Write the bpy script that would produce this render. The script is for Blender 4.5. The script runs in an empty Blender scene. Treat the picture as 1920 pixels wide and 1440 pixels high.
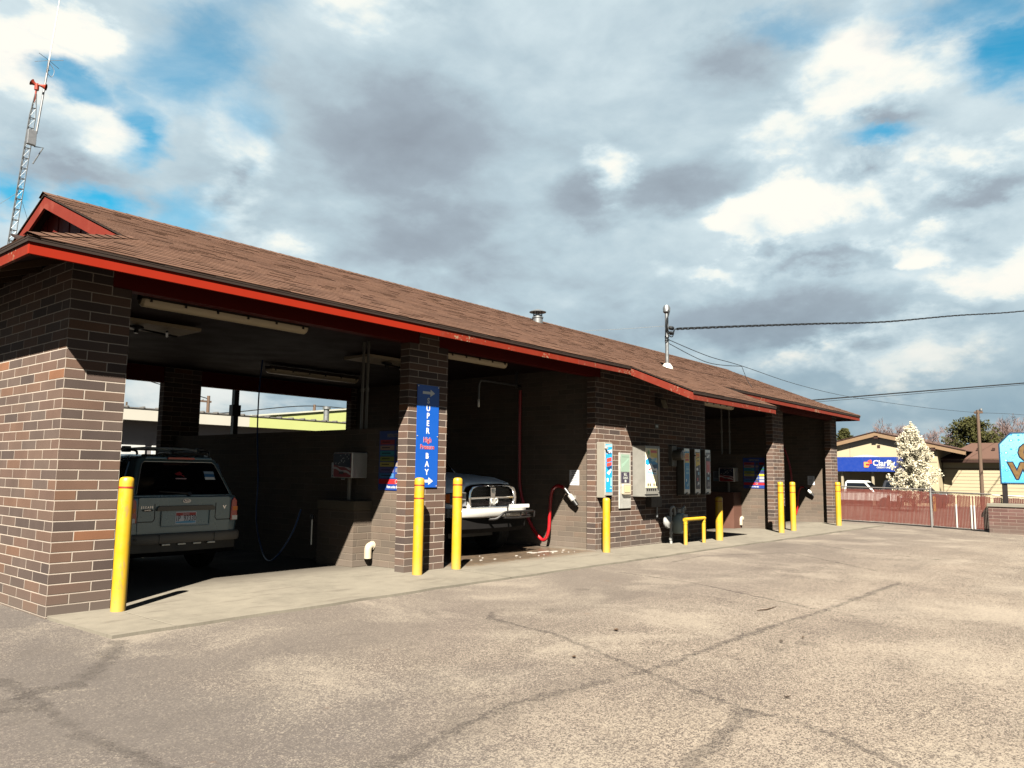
import bpy, bmesh, math, random
from mathutils import Vector, Matrix
random.seed(11)
R = math.radians
scene = bpy.context.scene
COL = scene.collection

# ------------------------------------------------------------------ camera
cam_d = bpy.data.cameras.new("camera")
cam = bpy.data.objects.new("camera", cam_d); COL.objects.link(cam)
cam_d.sensor_fit = 'HORIZONTAL'; cam_d.sensor_width = 36.0; cam_d.lens = 27.12
cam_d.clip_start = 0.05; cam_d.clip_end = 3000
def cam_axes(pitch, roll, yaw):
    p, r, y = R(pitch), R(roll), R(yaw)
    f = Vector((math.sin(y)*math.cos(p), math.cos(y)*math.cos(p), math.sin(p)))
    ri = Vector((math.cos(y), -math.sin(y), 0)); up = ri.cross(f)
    return ri*math.cos(r)+up*math.sin(r), up*math.cos(r)-ri*math.sin(r), f
r_, u_, f_ = cam_axes(6.5656, 0.7395, 50.1889)
m = Matrix.Identity(4)
for i in range(3):
    m[i][0], m[i][1], m[i][2] = r_[i], u_[i], -f_[i]
m.translation = Vector((-3.0524, -8.4441, 1.4491))
cam.matrix_world = m
scene.camera = cam

# ------------------------------------------------------------------ light
scene.view_settings.view_transform = 'Standard'
scene.view_settings.look = 'None'
scene.view_settings.gamma = 1.0
scene.view_settings.exposure = 3.7
SUNDIR = Vector((.82, .60, -1.0)).normalized()          # the way the light travels
sun_d = bpy.data.lights.new("sun", 'SUN'); sun_d.energy = 5.0; sun_d.angle = R(0.5); sun_d.color = (1.0, .93, .80)
sun = bpy.data.objects.new("sun", sun_d); COL.objects.link(sun)
sun.rotation_euler = SUNDIR.to_track_quat('-Z', 'Y').to_euler()
sun.location = (-20, -15, 30)

# ------------------------------------------------------------------ node helper
class NT:
    def __init__(s, tree):
        s.t = tree; s.n = tree.nodes; s.l = tree.links
    def new(s, typ, **kw):
        n = s.n.new(typ)
        for k, v in kw.items(): setattr(n, k, v)
        return n
    def put(s, sock, v):
        if isinstance(v, bpy.types.NodeSocket): s.l.new(v, sock)
        elif v is not None: sock.default_value = v
    def math(s, op, a, b=None, c=None, clamp=False):
        n = s.new('ShaderNodeMath', operation=op); n.use_clamp = clamp
        s.put(n.inputs[0], a)
        if b is not None: s.put(n.inputs[1], b)
        if c is not None: s.put(n.inputs[2], c)
        return n.outputs[0]
    def vmath(s, op, a, b=None, scale=None):
        n = s.new('ShaderNodeVectorMath', operation=op)
        s.put(n.inputs[0], a)
        if b is not None: s.put(n.inputs[1], b)
        if scale is not None: s.put(n.inputs[3], scale)
        return n.outputs['Value'] if op in ('DOT_PRODUCT', 'LENGTH') else n.outputs['Vector']
    def smooth(s, x, lo, hi, a=0., b=1.):
        n = s.new('ShaderNodeMapRange', interpolation_type='SMOOTHSTEP')
        s.put(n.inputs[0], x); s.put(n.inputs[1], lo); s.put(n.inputs[2], hi); s.put(n.inputs[3], a); s.put(n.inputs[4], b)
        return n.outputs[0]
    def lin(s, x, lo, hi, a=0., b=1.):
        n = s.new('ShaderNodeMapRange'); n.clamp = True
        s.put(n.inputs[0], x); s.put(n.inputs[1], lo); s.put(n.inputs[2], hi); s.put(n.inputs[3], a); s.put(n.inputs[4], b)
        return n.outputs[0]
    def mix(s, f, a, b, blend='MIX'):
        n = s.new('ShaderNodeMix', data_type='RGBA', blend_type=blend)
        s.put(n.inputs[0], f)
        s.put(n.inputs[6], a if isinstance(a, bpy.types.NodeSocket) else (*a, 1) if len(a) == 3 else a)
        s.put(n.inputs[7], b if isinstance(b, bpy.types.NodeSocket) else (*b, 1) if len(b) == 3 else b)
        return n.outputs[2]
    def noise(s, vec, scale, detail=4, rough=.55, dist=0., dim='3D'):
        n = s.new('ShaderNodeTexNoise', noise_dimensions=dim)
        if vec is not None: s.put(n.inputs['Vector'], vec)
        n.inputs['Scale'].default_value = scale; n.inputs['Detail'].default_value = detail
        n.inputs['Roughness'].default_value = rough; n.inputs['Distortion'].default_value = dist
        return n.outputs['Fac']
    def voro(s, vec, scale, out='Color', feature='F1'):
        n = s.new('ShaderNodeTexVoronoi', feature=feature)
        if vec is not None: s.put(n.inputs['Vector'], vec)
        n.inputs['Scale'].default_value = scale
        return n.outputs[out]
    def ramp(s, f, stops, interp='LINEAR'):
        n = s.new('ShaderNodeValToRGB'); n.color_ramp.interpolation = interp
        e = n.color_ramp.elements
        while len(e) < len(stops): e.new(.5)
        for i, (p, c) in enumerate(stops):
            e[i].position = p; e[i].color = (*c, 1) if len(c) == 3 else c
        s.put(n.inputs[0], f)
        return n.outputs[0]
    def xyz(s, v):
        n = s.new('ShaderNodeSeparateXYZ'); s.put(n.inputs[0], v); return n.outputs
    def comb(s, x, y, z):
        n = s.new('ShaderNodeCombineXYZ')
        for i, v in enumerate((x, y, z)): s.put(n.inputs[i], v)
        return n.outputs[0]

# ------------------------------------------------------------------ sky
world = bpy.data.worlds.new("World"); scene.world = world
world.use_nodes = True
W = NT(world.node_tree); W.n.clear()
def sky_nodes():
    sky = W.new('ShaderNodeTexSky', sky_type='NISHITA'); sky.sun_disc = False
    sky.sun_elevation = R(44.5); sky.sun_rotation = math.atan2(-.82, -.60); sky.air_density = 1.1; sky.dust_density = .6
    d = W.new('ShaderNodeTexCoord').outputs['Generated']
    x, y, z = W.xyz(d)
    zz = W.math('ADD', W.math('MAXIMUM', z, 0.0), .48)
    q = W.comb(W.math('DIVIDE', x, zz), W.math('DIVIDE', y, zz), W.math('MULTIPLY', z, 1.5))
    warp = W.new('ShaderNodeTexNoise'); W.put(warp.inputs['Vector'], q); warp.inputs['Scale'].default_value = 2.2; warp.inputs['Detail'].default_value = 3
    q2 = W.vmath('ADD', q, W.vmath('SCALE', W.vmath('SUBTRACT', warp.outputs['Color'], (.5, .5, .5)), scale=.16))
    nb = W.noise(q2, 5.0, 9, .56)            # billows
    nl = W.noise(q2, 1.9, 4, .5)             # slow changes
    nf = W.noise(q, 17., 8, .6)
    nmix = W.math('ADD', W.math('MULTIPLY', nb, .72), W.math('MULTIPLY', nf, .28))
    nc = W.math('SUBTRACT', nmix, .5)
    # relief: denser than the air just above it = a sunlit top, thinner = a grey base
    q3 = W.vmath('SCALE', q2, scale=.955)
    relief = W.math('SUBTRACT', W.noise(q2, 4.4, 8, .54), W.noise(q3, 4.4, 8, .54))
    wv = W.new('ShaderNodeTexNoise'); W.put(wv.inputs['Vector'], q); wv.inputs['Scale'].default_value = 5.0; wv.inputs['Detail'].default_value = 8; wv.inputs['Roughness'].default_value = .6
    dw = W.vmath('ADD', d, W.vmath('SCALE', W.vmath('SUBTRACT', wv.outputs['Color'], (.5, .5, .5)), scale=.13))
    def blob(az, el, ra, re, k, s):
        a, e = R(az), R(el)
        c = Vector((math.sin(a)*math.cos(e), math.cos(a)*math.cos(e), math.sin(e)))
        h = Vector((math.cos(a), -math.sin(a), 0)); v = h.cross(c)
        v = v if v.z > 0 else -v
        A = W.vmath('DOT_PRODUCT', dw, tuple(h/math.sin(R(ra)))); B = W.vmath('DOT_PRODUCT', dw, tuple(v/math.sin(R(re))))
        r = W.math('SQRT', W.math('ADD', W.math('MULTIPLY', A, A), W.math('MULTIPLY', B, B)))
        val = W.math('ADD', W.math('SUBTRACT', 1.0, r), W.math('MULTIPLY', nc, k))
        front = W.math('GREATER_THAN', W.vmath('DOT_PRODUCT', d, tuple(c)), 0)
        return W.math('MULTIPLY', W.smooth(val, -.25, s), front)
    def total(L, k, s, gain=None):
        acc = None
        for i, b in enumerate(L):
            t = blob(*b[:4], k, s)
            if len(b) > 4: t = W.math('MULTIPLY', t, b[4])
            acc = t if acc is None else W.math('MAXIMUM', acc, t)
        return acc
    HOLES = [(19.4, 24.1, 3.4, 1.3), (23.0, 22.4, 1.9, 2.8), (26.6, 27.5, 4.2, 4.6, .75), (21.2, 16.9, 3.4, 1.5), (15.5, 16.8, 2.4, 2.2),
             (26.0, 17.4, 3.6, 2.0, .6), (76.2, 22.2, 2.4, 1.2), (71.0, 29.5, 3.6, 1.6, .55), (81.5, 28.6, 5.2, 2.2, .85), (84.3, 25.6, 2.8, 2.2), (30, 23.5, 2.5, 3.4, .5), (28.5, 31, 4, 2, .5)]
    BRIGHT = [(19.5, 27.7, 2.6, 1.5), (16.0, 24.5, 4.2, 2.8), (37, 33.0, 7.5, 2.3, .85), (29.6, 19.6, 2.4, 5.2, .85), (57.2, 22.4, 2.0, 2.7),
              (76.9, 27.0, 5.6, 2.9), (73.5, 25.4, 4.6, 2.6), (70.5, 23.2, 3.2, 1.8, .7), (79.4, 20.3, 7.0, 1.8), (73.0, 18.9, 5.2, 1.8), (69, 17.2, 3.4, 1.1, .7), (77.5, 15.6, 4.2, 1.0, .9),
              (75.6, 8.2, 6.5, 2.3, .8), (21.3, 22.4, 3.4, 1.9, .75), (84, 12.5, 4.5, 1.7, .75), (64, 14.6, 4, 1.0, .5), (26, 6, 9, 4.0, .85), (33, 13.5, 3.2, 3.0, .6)]
    DARK = [(41.5, 24.0, 12.5, 5.2), (19.6, 18.9, 5.0, 1.9), (62.9, 20.6, 6.4, 2.8), (65.4, 28.7, 3.9, 2.1, .8), (55.5, 19.6, 4.2, 2.0, .8),
            (81.5, 17.7, 4.9, 1.2), (69.1, 11.3, 15.5, 2.4, 1), (71.1, 14.8, 7.3, 1.1, .9), (42.9, 17.0, 8.2, 4.6, .8), (76.5, 23.4, 4.0, .9, .8)]
    hole = total(HOLES, 2.4, .8); bri = total(BRIGHT, 2.6, .62); drk = total(DARK, 1.0, 1.4)
    wisp = W.smooth(W.noise(q, 6.5, 8, .62, .6), .36, .66)
    hole = W.math('MULTIPLY', hole, W.math('SUBTRACT', 1.0, W.math('MULTIPLY', wisp, .22)))
    b = W.math('ADD', .61, W.math('MULTIPLY', W.math('SUBTRACT', nl, .5), .35))
    b = W.math('ADD', b, W.math('MULTIPLY', nc, .20))
    b = W.math('ADD', b, W.math('MULTIPLY', relief, .60))
    b = W.math('SUBTRACT', b, W.math('MULTIPLY', drk, .37))
    b = W.math('ADD', b, W.math('MULTIPLY', bri, W.math('ADD', .30, W.math('MULTIPLY', relief, 2.0))), clamp=True)
    cc = W.ramp(b, [(0.0, (.26, .29, .335)), (.22, (.315, .37, .43)), (.40, (.385, .462, .53)), (.55, (.515, .645, .715)), (.70, (.70, .825, .87)), (.84, (.95, .985, .93)), (1.0, (1.06, 1.03, .94))])
    low = W.smooth(z, .25, .05)              # bluer, darker towards the horizon
    cc = W.mix(W.math('MULTIPLY', low, .66), cc, W.mix(W.math('ADD', W.math('MULTIPLY', bri, .8), relief, clamp=True), (.19, .315, .40), (.80, .88, .88)))
    cov = W.math('SUBTRACT', 1.0, hole, clamp=True)
    # the clouds bank up ahead; the unseen sky overhead and sunward is left clear to deepen shade
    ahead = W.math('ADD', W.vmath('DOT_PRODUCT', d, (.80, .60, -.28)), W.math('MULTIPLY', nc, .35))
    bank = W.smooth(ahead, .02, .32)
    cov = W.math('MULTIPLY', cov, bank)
    # values are display-linear; the background strength and the exposure bring them back
    K = .97/(.05*2**3.7)
    clouds = W.vmath('SCALE', cc, scale=K)
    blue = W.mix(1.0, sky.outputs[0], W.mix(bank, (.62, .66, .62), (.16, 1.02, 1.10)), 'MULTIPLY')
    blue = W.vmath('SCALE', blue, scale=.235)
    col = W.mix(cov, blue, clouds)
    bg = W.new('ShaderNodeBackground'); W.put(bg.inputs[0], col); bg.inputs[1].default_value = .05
    out = W.new('ShaderNodeOutputWorld'); W.l.new(bg.outputs[0], out.inputs[0])
sky_nodes()

# ------------------------------------------------------------------ materials
GS = .198          # one reflectance scale for all paints, to suit the exposure
def set_base(t, bs, c, k=1.):
    if not isinstance(c, bpy.types.NodeSocket): c = t.mix(0., c, c)
    t.put(bs.inputs['Base Color'], t.mix(1., c, (GS*k, GS*k, GS*k), 'MULTIPLY'))
MATS = {}
def new_mat(name):
    mt = bpy.data.materials.new(name); mt.use_nodes = True
    t = NT(mt.node_tree); bs = t.n['Principled BSDF']
    return mt, t, bs
def M(name, col=(.5, .5, .5), rough=.55, metal=0., var=.12, scale=6., bump=0., bscale=60., dirt=0., dirtcol=(.05, .04, .03), spec=None, coat=0., streak=False, k=1., chips=None):
    if name in MATS: return MATS[name]
    mt, t, bs = new_mat(name)
    P = t.new('ShaderNodeNewGeometry').outputs['Position']
    n = t.noise(P, scale, 5, .6)
    c = t.mix(n, tuple(v*(1-var) for v in col), tuple(min(1, v*(1+var)) for v in col))
    if dirt:
        if streak:
            x, y, z = t.xyz(P); dv = t.comb(t.math('MULTIPLY', x, 9), t.math('MULTIPLY', y, 9), t.math('MULTIPLY', z, .9)); dn = t.noise(dv, 1.6, 5, .65)
        else: dn = t.noise(P, scale*.7, 6, .7)
        c = t.mix(t.math('MULTIPLY', t.smooth(dn, .5, .72), dirt), c, dirtcol)
    if chips: c = t.mix(t.smooth(t.math('ADD', t.math('MULTIPLY', t.noise(P, 22, 5, .7), .6), t.math('MULTIPLY', t.noise(P, 2.2, 3), .4)), .585, .60), c, chips)
    set_base(t, bs, c, k if metal < .7 else 3.2)
    t.put(bs.inputs['Roughness'], t.lin(n, .3, .7, max(.02, rough-.08), min(1, rough+.08)))
    bs.inputs['Metallic'].default_value = metal
    if spec is None: spec = .5 if metal > .25 else (.10 if rough > .45 else .25)
    bs.inputs['Specular IOR Level'].default_value = spec
    if coat: bs.inputs['Coat Weight'].default_value = coat; bs.inputs['Coat Roughness'].default_value = .06
    if bump:
        b = t.new('ShaderNodeBump'); b.inputs['Strength'].default_value = bump; b.inputs['Distance'].default_value = .004
        t.put(b.inputs['Height'], t.noise(P, bscale, 4, .6)); t.l.new(b.outputs[0], bs.inputs['Normal'])
    MATS[name] = mt
    return mt

def brick_mat(name, stops, mortar, k=1., stain=0., staincol=(.16, .13, .10), rough=.85, BW=.4064, BH=.1025, off=-.0125, uoff=.2032):
    mt, t, bs = new_mat(name)
    g = t.new('ShaderNodeNewGeometry'); P = g.outputs['Position']
    x, y, z = t.xyz(P); nx, ny, nz = t.xyz(g.outputs['True Normal'])
    isx = t.math('GREATER_THAN', t.math('ABSOLUTE', nx), .5)
    wob = t.math('MULTIPLY', t.math('SUBTRACT', t.noise(P, 14, 3), .5), .004)
    u = t.math('ADD', t.math('MULTIPLY', isx, t.math('ADD', y, uoff)), t.math('MULTIPLY', t.math('SUBTRACT', 1, isx), x))
    u = t.math('ADD', u, wob)
    v = t.math('DIVIDE', t.math('ADD', t.math('SUBTRACT', z, off), wob), BH)
    row = t.math('FLOOR', v)
    uu = t.math('ADD', t.math('DIVIDE', u, BW), t.math('MULTIPLY', .5, t.math('FLOORED_MODULO', row, 2)))
    col = t.math('FLOOR', uu)
    fu = t.math('SUBTRACT', uu, col); fv = t.math('SUBTRACT', v, row)
    du = t.math('MULTIPLY', t.math('MINIMUM', fu, t.math('SUBTRACT', 1, fu)), BW)
    dv = t.math('MULTIPLY', t.math('MINIMUM', fv, t.math('SUBTRACT', 1, fv)), BH)
    dd = t.math('MINIMUM', du, dv)
    dd = t.math('ADD', dd, t.math('MULTIPLY', t.math('SUBTRACT', t.noise(P, 90, 3), .5), .003))
    isb = t.smooth(dd, .0042, .0066)
    wn = t.new('ShaderNodeTexWhiteNoise'); wn.noise_dimensions = '3D'
    t.put(wn.inputs[0], t.comb(col, row, t.math('MULTIPLY', isx, 7)))
    bc = t.ramp(wn.outputs[0], stops, 'LINEAR')
    gr = t.noise(P, 160, 3, .7); big = t.noise(P, 2.2, 5, .6)
    bc = t.mix(1., bc, t.ramp(gr, [(.3, (.78, .78, .78)), (.7, (1.22, 1.22, 1.22))]), 'MULTIPLY')
    c = t.mix(isb, t.mix(t.noise(P, 30, 3), tuple(a*.8 for a in mortar), mortar), bc)
    c = t.mix(1., c, t.ramp(big, [(.3, (.86, .86, .87)), (.7, (1.1, 1.1, 1.1))]), 'MULTIPLY')
    # efflorescence and splash dirt near the ground
    foot = t.math('MULTIPLY', t.smooth(t.math('ADD', z, t.math('MULTIPLY', big, .7)), .75, .1), .55)
    c = t.mix(foot, c, (.15, .125, .105))
    if stain:
        sn = t.noise(t.comb(t.math('MULTIPLY', u, 1.), t.math('MULTIPLY', z, .35), 0.), 2.6, 6, .6)
        c = t.mix(t.math('MULTIPLY', t.smooth(sn, .35, .7), stain), c, staincol)
    set_base(t, bs, c, k)
    bs.inputs['Roughness'].default_value = rough; bs.inputs['Specular IOR Level'].default_value = .07
    b = t.new('ShaderNodeBump'); b.inputs['Strength'].default_value = .55; b.inputs['Distance'].default_value = .006
    h = t.math('ADD', t.smooth(dd, .003, .009), t.math('MULTIPLY', gr, .22))
    t.put(b.inputs['Height'], h); t.l.new(b.outputs[0], bs.inputs['Normal'])
    return mt
BRICK = brick_mat('brick_outside', [(0, (.070, .052, .047)), (.2, (.097, .070, .060)), (.42, (.136, .083, .063)), (.62, (.106, .080, .069)), (.8, (.156, .088, .060)), (.95, (.126, .088, .071)), (.986, (.140, .086, .062)), (.990, (.19, .095, .055)), (1, (.215, .10, .055))], (.47, .405, .345), k=1.12)
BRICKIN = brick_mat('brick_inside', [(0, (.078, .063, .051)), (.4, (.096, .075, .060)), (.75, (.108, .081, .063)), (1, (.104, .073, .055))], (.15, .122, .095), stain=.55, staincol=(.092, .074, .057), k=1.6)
BRICKP = brick_mat('brick_planter', [(0, (.10, .055, .05)), (.5, (.125, .065, .055)), (1, (.15, .085, .075))], (.30, .25, .21), off=-.17, uoff=0., k=1.1)

def asphalt_mat():
    mt, t, bs = new_mat('asphalt')
    P = t.new('ShaderNodeNewGeometry').outputs['Position']
    x, y, z = t.xyz(P)
    P2 = t.comb(x, y, 0.)
    n1 = t.noise(P2, .33, 5, .6, .4); n2 = t.noise(P2, 1.6, 6, .6); n3 = t.noise(P2, 7., 5, .6)
    near = t.smooth(t.math('ADD', y, t.math('MULTIPLY', t.math('SUBTRACT', n1, .5), 4.5)), -5.6, -1.8)   # smoother sealed strip by the slab
    leftg = t.smooth(t.math('ADD', t.math('SUBTRACT', x, t.math('MULTIPLY', y, .15)), t.math('MULTIPLY', t.math('SUBTRACT', n1, .5), 5.)), 3.6, -.2)
    v = t.voro(P2, 135, 'Color'); vr = t.xyz(v)[0]
    v2 = t.voro(P2, 62, 'Color'); vr2 = t.xyz(v2)[1]
    sp = t.math('ADD', t.math('MULTIPLY', vr, .62), t.math('MULTIPLY', vr2, .38))
    wear = t.math('ADD', t.math('MULTIPLY', n1, .9), t.math('MULTIPLY', n2, .5))          # how much pale stone shows
    wear = t.math('SUBTRACT', wear, t.math('MULTIPLY', near, .22)); wear = t.math('SUBTRACT', wear, t.math('MULTIPLY', leftg, .10))
    thr = t.lin(wear, .38, .92, .78, .24)
    stone = t.smooth(sp, t.math('SUBTRACT', thr, .05), t.math('ADD', thr, .05))
    sp = t.math('ADD', sp, 0.)
    darkc = t.ramp(t.math('ADD', t.math('MULTIPLY', n3, .5), t.math('MULTIPLY', vr, .5)), [(.15, (.045, .036, .031)), (.45, (.105, .086, .074)), (.8, (.165, .138, .117))])
    pale = t.ramp(t.xyz(v)[2], [(0, (.205, .168, .134)), (.6, (.272, .230, .188)), (1, (.355, .302, .248))])
    c = t.mix(stone, darkc, pale)
    smoothc = t.ramp(t.noise(P2, 40, 5, .7), [(.3, (.115, .097, .086)), (.7, (.178, .151, .130))])
    c = t.mix(t.math('MULTIPLY', t.math('MAXIMUM', near, t.math('MULTIPLY', leftg, 1.0)), .66), c, t.mix(leftg, smoothc, t.ramp(t.noise(P2, 40, 5, .7), [(.3, (.082, .073, .070)), (.7, (.134, .120, .113))])))
    # dark drip stains and rusty spots
    st = t.noise(P2, .9, 6, .65, .8)
    c = t.mix(t.math('MULTIPLY', t.smooth(st, .60, .74), .35), c, (.07, .058, .05))
    tr = t.noise(t.comb(t.math('MULTIPLY', x, .10), t.math('MULTIPLY', y, .85), 3.), 1.5, 4, .6)       # tyre lanes along the front
    c = t.mix(t.math('MULTIPLY', t.smooth(tr, .52, .68), .28), c, (.085, .072, .063))
    od = t.voro(P2, .8, 'Distance'); odn = t.math('ADD', od, t.math('MULTIPLY', t.math('SUBTRACT', n2, .5), .22))
    c = t.mix(t.math('MULTIPLY', t.smooth(odn, .13, .02), .38), c, (.05, .042, .037))                    # oil drips
    wash = t.noise(P2, .55, 5, .6, .5)
    c = t.mix(t.math('MULTIPLY', t.smooth(t.math('ADD', wash, t.math('MULTIPLY', t.math('SUBTRACT', sp, .5), .25)), .48, .66), .58), c, (.312, .270, .222))                     # pale worn patches
    rs = t.noise(P2, 3.1, 3, .5)
    c = t.mix(t.math('MULTIPLY', t.smooth(rs, .70, .76), .5), c, (.14, .085, .055))
    set_base(t, bs, c, 1.2)
    bs.inputs['Roughness'].default_value = .92; bs.inputs['Specular IOR Level'].default_value = .06
    b = t.new('ShaderNodeBump'); b.inputs['Strength'].default_value = .55; b.inputs['Distance'].default_value = .006
    t.put(b.inputs['Height'], t.math('ADD', t.math('MULTIPLY', sp, .7), t.math('MULTIPLY', t.noise(P2, 130, 3, .7), .5)))
    t.l.new(b.outputs[0], bs.inputs['Normal'])
    return mt
ASPHALT = asphalt_mat()

def concrete_mat():
    mt, t, bs = new_mat('concrete_slab')
    P = t.new('ShaderNodeNewGeometry').outputs['Position']
    x, y, z = t.xyz(P); P2 = t.comb(x, y, 0.)
    n1 = t.noise(P2, .8, 6, .6); n2 = t.noise(P2, 5, 6, .65); n3 = t.noise(P2, 90, 4, .7)
    c = t.ramp(t.math('ADD', t.math('MULTIPLY', n1, .55), t.math('MULTIPLY', n2, .45)), [(.3, (.125, .112, .092)), (.5, (.175, .157, .128)), (.7, (.212, .190, .154))])
    c = t.mix(1., c, t.ramp(n3, [(.3, (.88, .88, .88)), (.7, (1.1, 1.1, 1.1))]), 'MULTIPLY')
    # shade painted into the floor inside the bays, and wet brown patch in the second bay
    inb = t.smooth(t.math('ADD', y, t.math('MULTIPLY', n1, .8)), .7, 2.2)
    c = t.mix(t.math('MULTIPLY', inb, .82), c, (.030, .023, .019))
    wx = t.math('MULTIPLY', t.smooth(x, 5.4, 6.0), t.smooth(x, 9.9, 9.4))
    wy = t.math('MULTIPLY', t.smooth(t.math('ADD', y, t.math('MULTIPLY', t.math('SUBTRACT', n2, .5), .9)), -.35, .15), wx)
    c = t.mix(t.math('MULTIPLY', wy, .8), c, t.ramp(n2, [(.35, (.055, .036, .022)), (.65, (.15, .098, .06))]))
    drip = t.noise(t.comb(t.math('MULTIPLY', x, .6), t.math('MULTIPLY', y, 2.5), 0.), 2.1, 5, .65)
    c = t.mix(t.math('MULTIPLY', t.smooth(drip, .53, .68), .5), c, (.10, .085, .07))
    set_base(t, bs, c, 1.34)
    t.put(bs.inputs['Roughness'], t.lin(wy, 0, 1, .8, .28)); t.put(bs.inputs['Specular IOR Level'], t.lin(wy, 0, 1, .08, .45))
    b = t.new('ShaderNodeBump'); b.inputs['Strength'].default_value = .25; b.inputs['Distance'].default_value = .003
    t.put(b.inputs['Height'], n3); t.l.new(b.outputs[0], bs.inputs['Normal'])
    return mt
CONCRETE = concrete_mat()

def shingle_mat():
    mt, t, bs = new_mat('roof_shingles')
    P = t.new('ShaderNodeNewGeometry').outputs['Position']
    x, y, z = t.xyz(P); nx = t.xyz(t.new('ShaderNodeNewGeometry').outputs['True Normal'])[0]
    oi = t.new('ShaderNodeAttribute'); oi.attribute_name = 'tab'
    n1 = t.noise(P, 1.2, 5, .6); n2 = t.noise(P, 220, 3, .7)
    c = t.ramp(oi.outputs['Fac'], [(0, (.083, .044, .029)), (.35, (.093, .049, .033)), (.7, (.100, .054, .036)), (1, (.110, .060, .041))])
    c = t.mix(1., c, t.ramp(n1, [(.3, (.85, .85, .86)), (.7, (1.13, 1.12, 1.1))]), 'MULTIPLY')
    c = t.mix(1., c, t.ramp(n2, [(.3, (.72, .72, .72)), (.7, (1.25, 1.25, 1.25))]), 'MULTIPLY')
    set_base(t, bs, c, 1.34); bs.inputs['Roughness'].default_value = .93; bs.inputs['Specular IOR Level'].default_value = .05
    b = t.new('ShaderNodeBump'); b.inputs['Strength'].default_value = .4; b.inputs['Distance'].default_value = .003
    t.put(b.inputs['Height'], n2); t.l.new(b.outputs[0], bs.inputs['Normal'])
    return mt
SHINGLE = shingle_mat()

REDNEW = M('red_fascia_fresh', (.32, .017, .003), .75, var=.06, scale=3, bump=.1, bscale=20, spec=.05)
REDOLD = M('red_fascia_faded', (.20, .027, .014), .7, var=.15, scale=4, dirt=.55, dirtcol=(.24, .075, .05), bump=.2, bscale=40, spec=.06, chips=(.30, .20, .13))
REDDARK = M('red_beam_paint', (.15, .008, .004), .6, var=.15, scale=3, spec=.04)
GABLERED = M('red_gable_boards', (.14, .012, .008), .6, var=.1, scale=5)
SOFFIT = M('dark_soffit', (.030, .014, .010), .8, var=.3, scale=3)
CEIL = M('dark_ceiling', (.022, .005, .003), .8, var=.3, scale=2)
def bollard_mat():
    mt, t, bs = new_mat('yellow_bollard_sleeve')
    P = t.new('ShaderNodeNewGeometry').outputs['Position']; x, y, z = t.xyz(P)
    n = t.noise(P, 9, 6, .65); sc = t.noise(t.comb(t.math('MULTIPLY', x, 30), t.math('MULTIPLY', y, 30), t.math('MULTIPLY', z, 7)), 1., 5, .7)
    c = t.mix(n, (.47, .275, .008), (.54, .325, .012))
    foot = t.smooth(t.math('ADD', z, t.math('MULTIPLY', n, .35)), .50, .10)
    c = t.mix(t.math('MULTIPLY', foot, .55), c, (.44, .31, .10))
    c = t.mix(t.math('MULTIPLY', t.smooth(sc, .56, .63), .62), c, (.30, .19, .07))
    set_base(t, bs, c, 1.2); t.put(bs.inputs['Roughness'], t.lin(n, .3, .7, .35, .6)); bs.inputs['Specular IOR Level'].default_value = .2
    MATS['yellow_bollard_sleeve'] = mt; return mt
YELLOW = bollard_mat()
YBAND = M('red_bollard_tape', (.32, .03, .01), .45)
WHITE = M('white_paint', (.75, .74, .70), .5, var=.05)
BLACK = M('black_plastic', (.012, .011, .011), .4, var=.2)
STEEL = M('brushed_steel', (.42, .41, .38), .42, .75, var=.1, scale=9)
GALV = M('galvanised_metal', (.10, .105, .11), .45, .7, var=.15, scale=14)
CHROME = M('chrome', (.75, .75, .76), .10, 1., var=.03)
BEIGEMETAL = M('beige_metal', (.33, .30, .25), .5, .1, var=.08, scale=5, dirt=.2, dirtcol=(.2, .16, .12))
BROWNMETAL = M('brown_metal', (.10, .085, .075), .5, .2, var=.1)
RUBBER = M('tyre_rubber', (.015, .015, .015), .75, var=.2)
DARKGLASS = M('tinted_glass', (.006, .007, .008), .05, var=.05, spec=.6)
PVC = M('cream_pvc', (.55, .47, .35), .45, var=.06)
BROWNEDGE = M('dark_drip_edge', (.030, .017, .012), .8)

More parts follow.
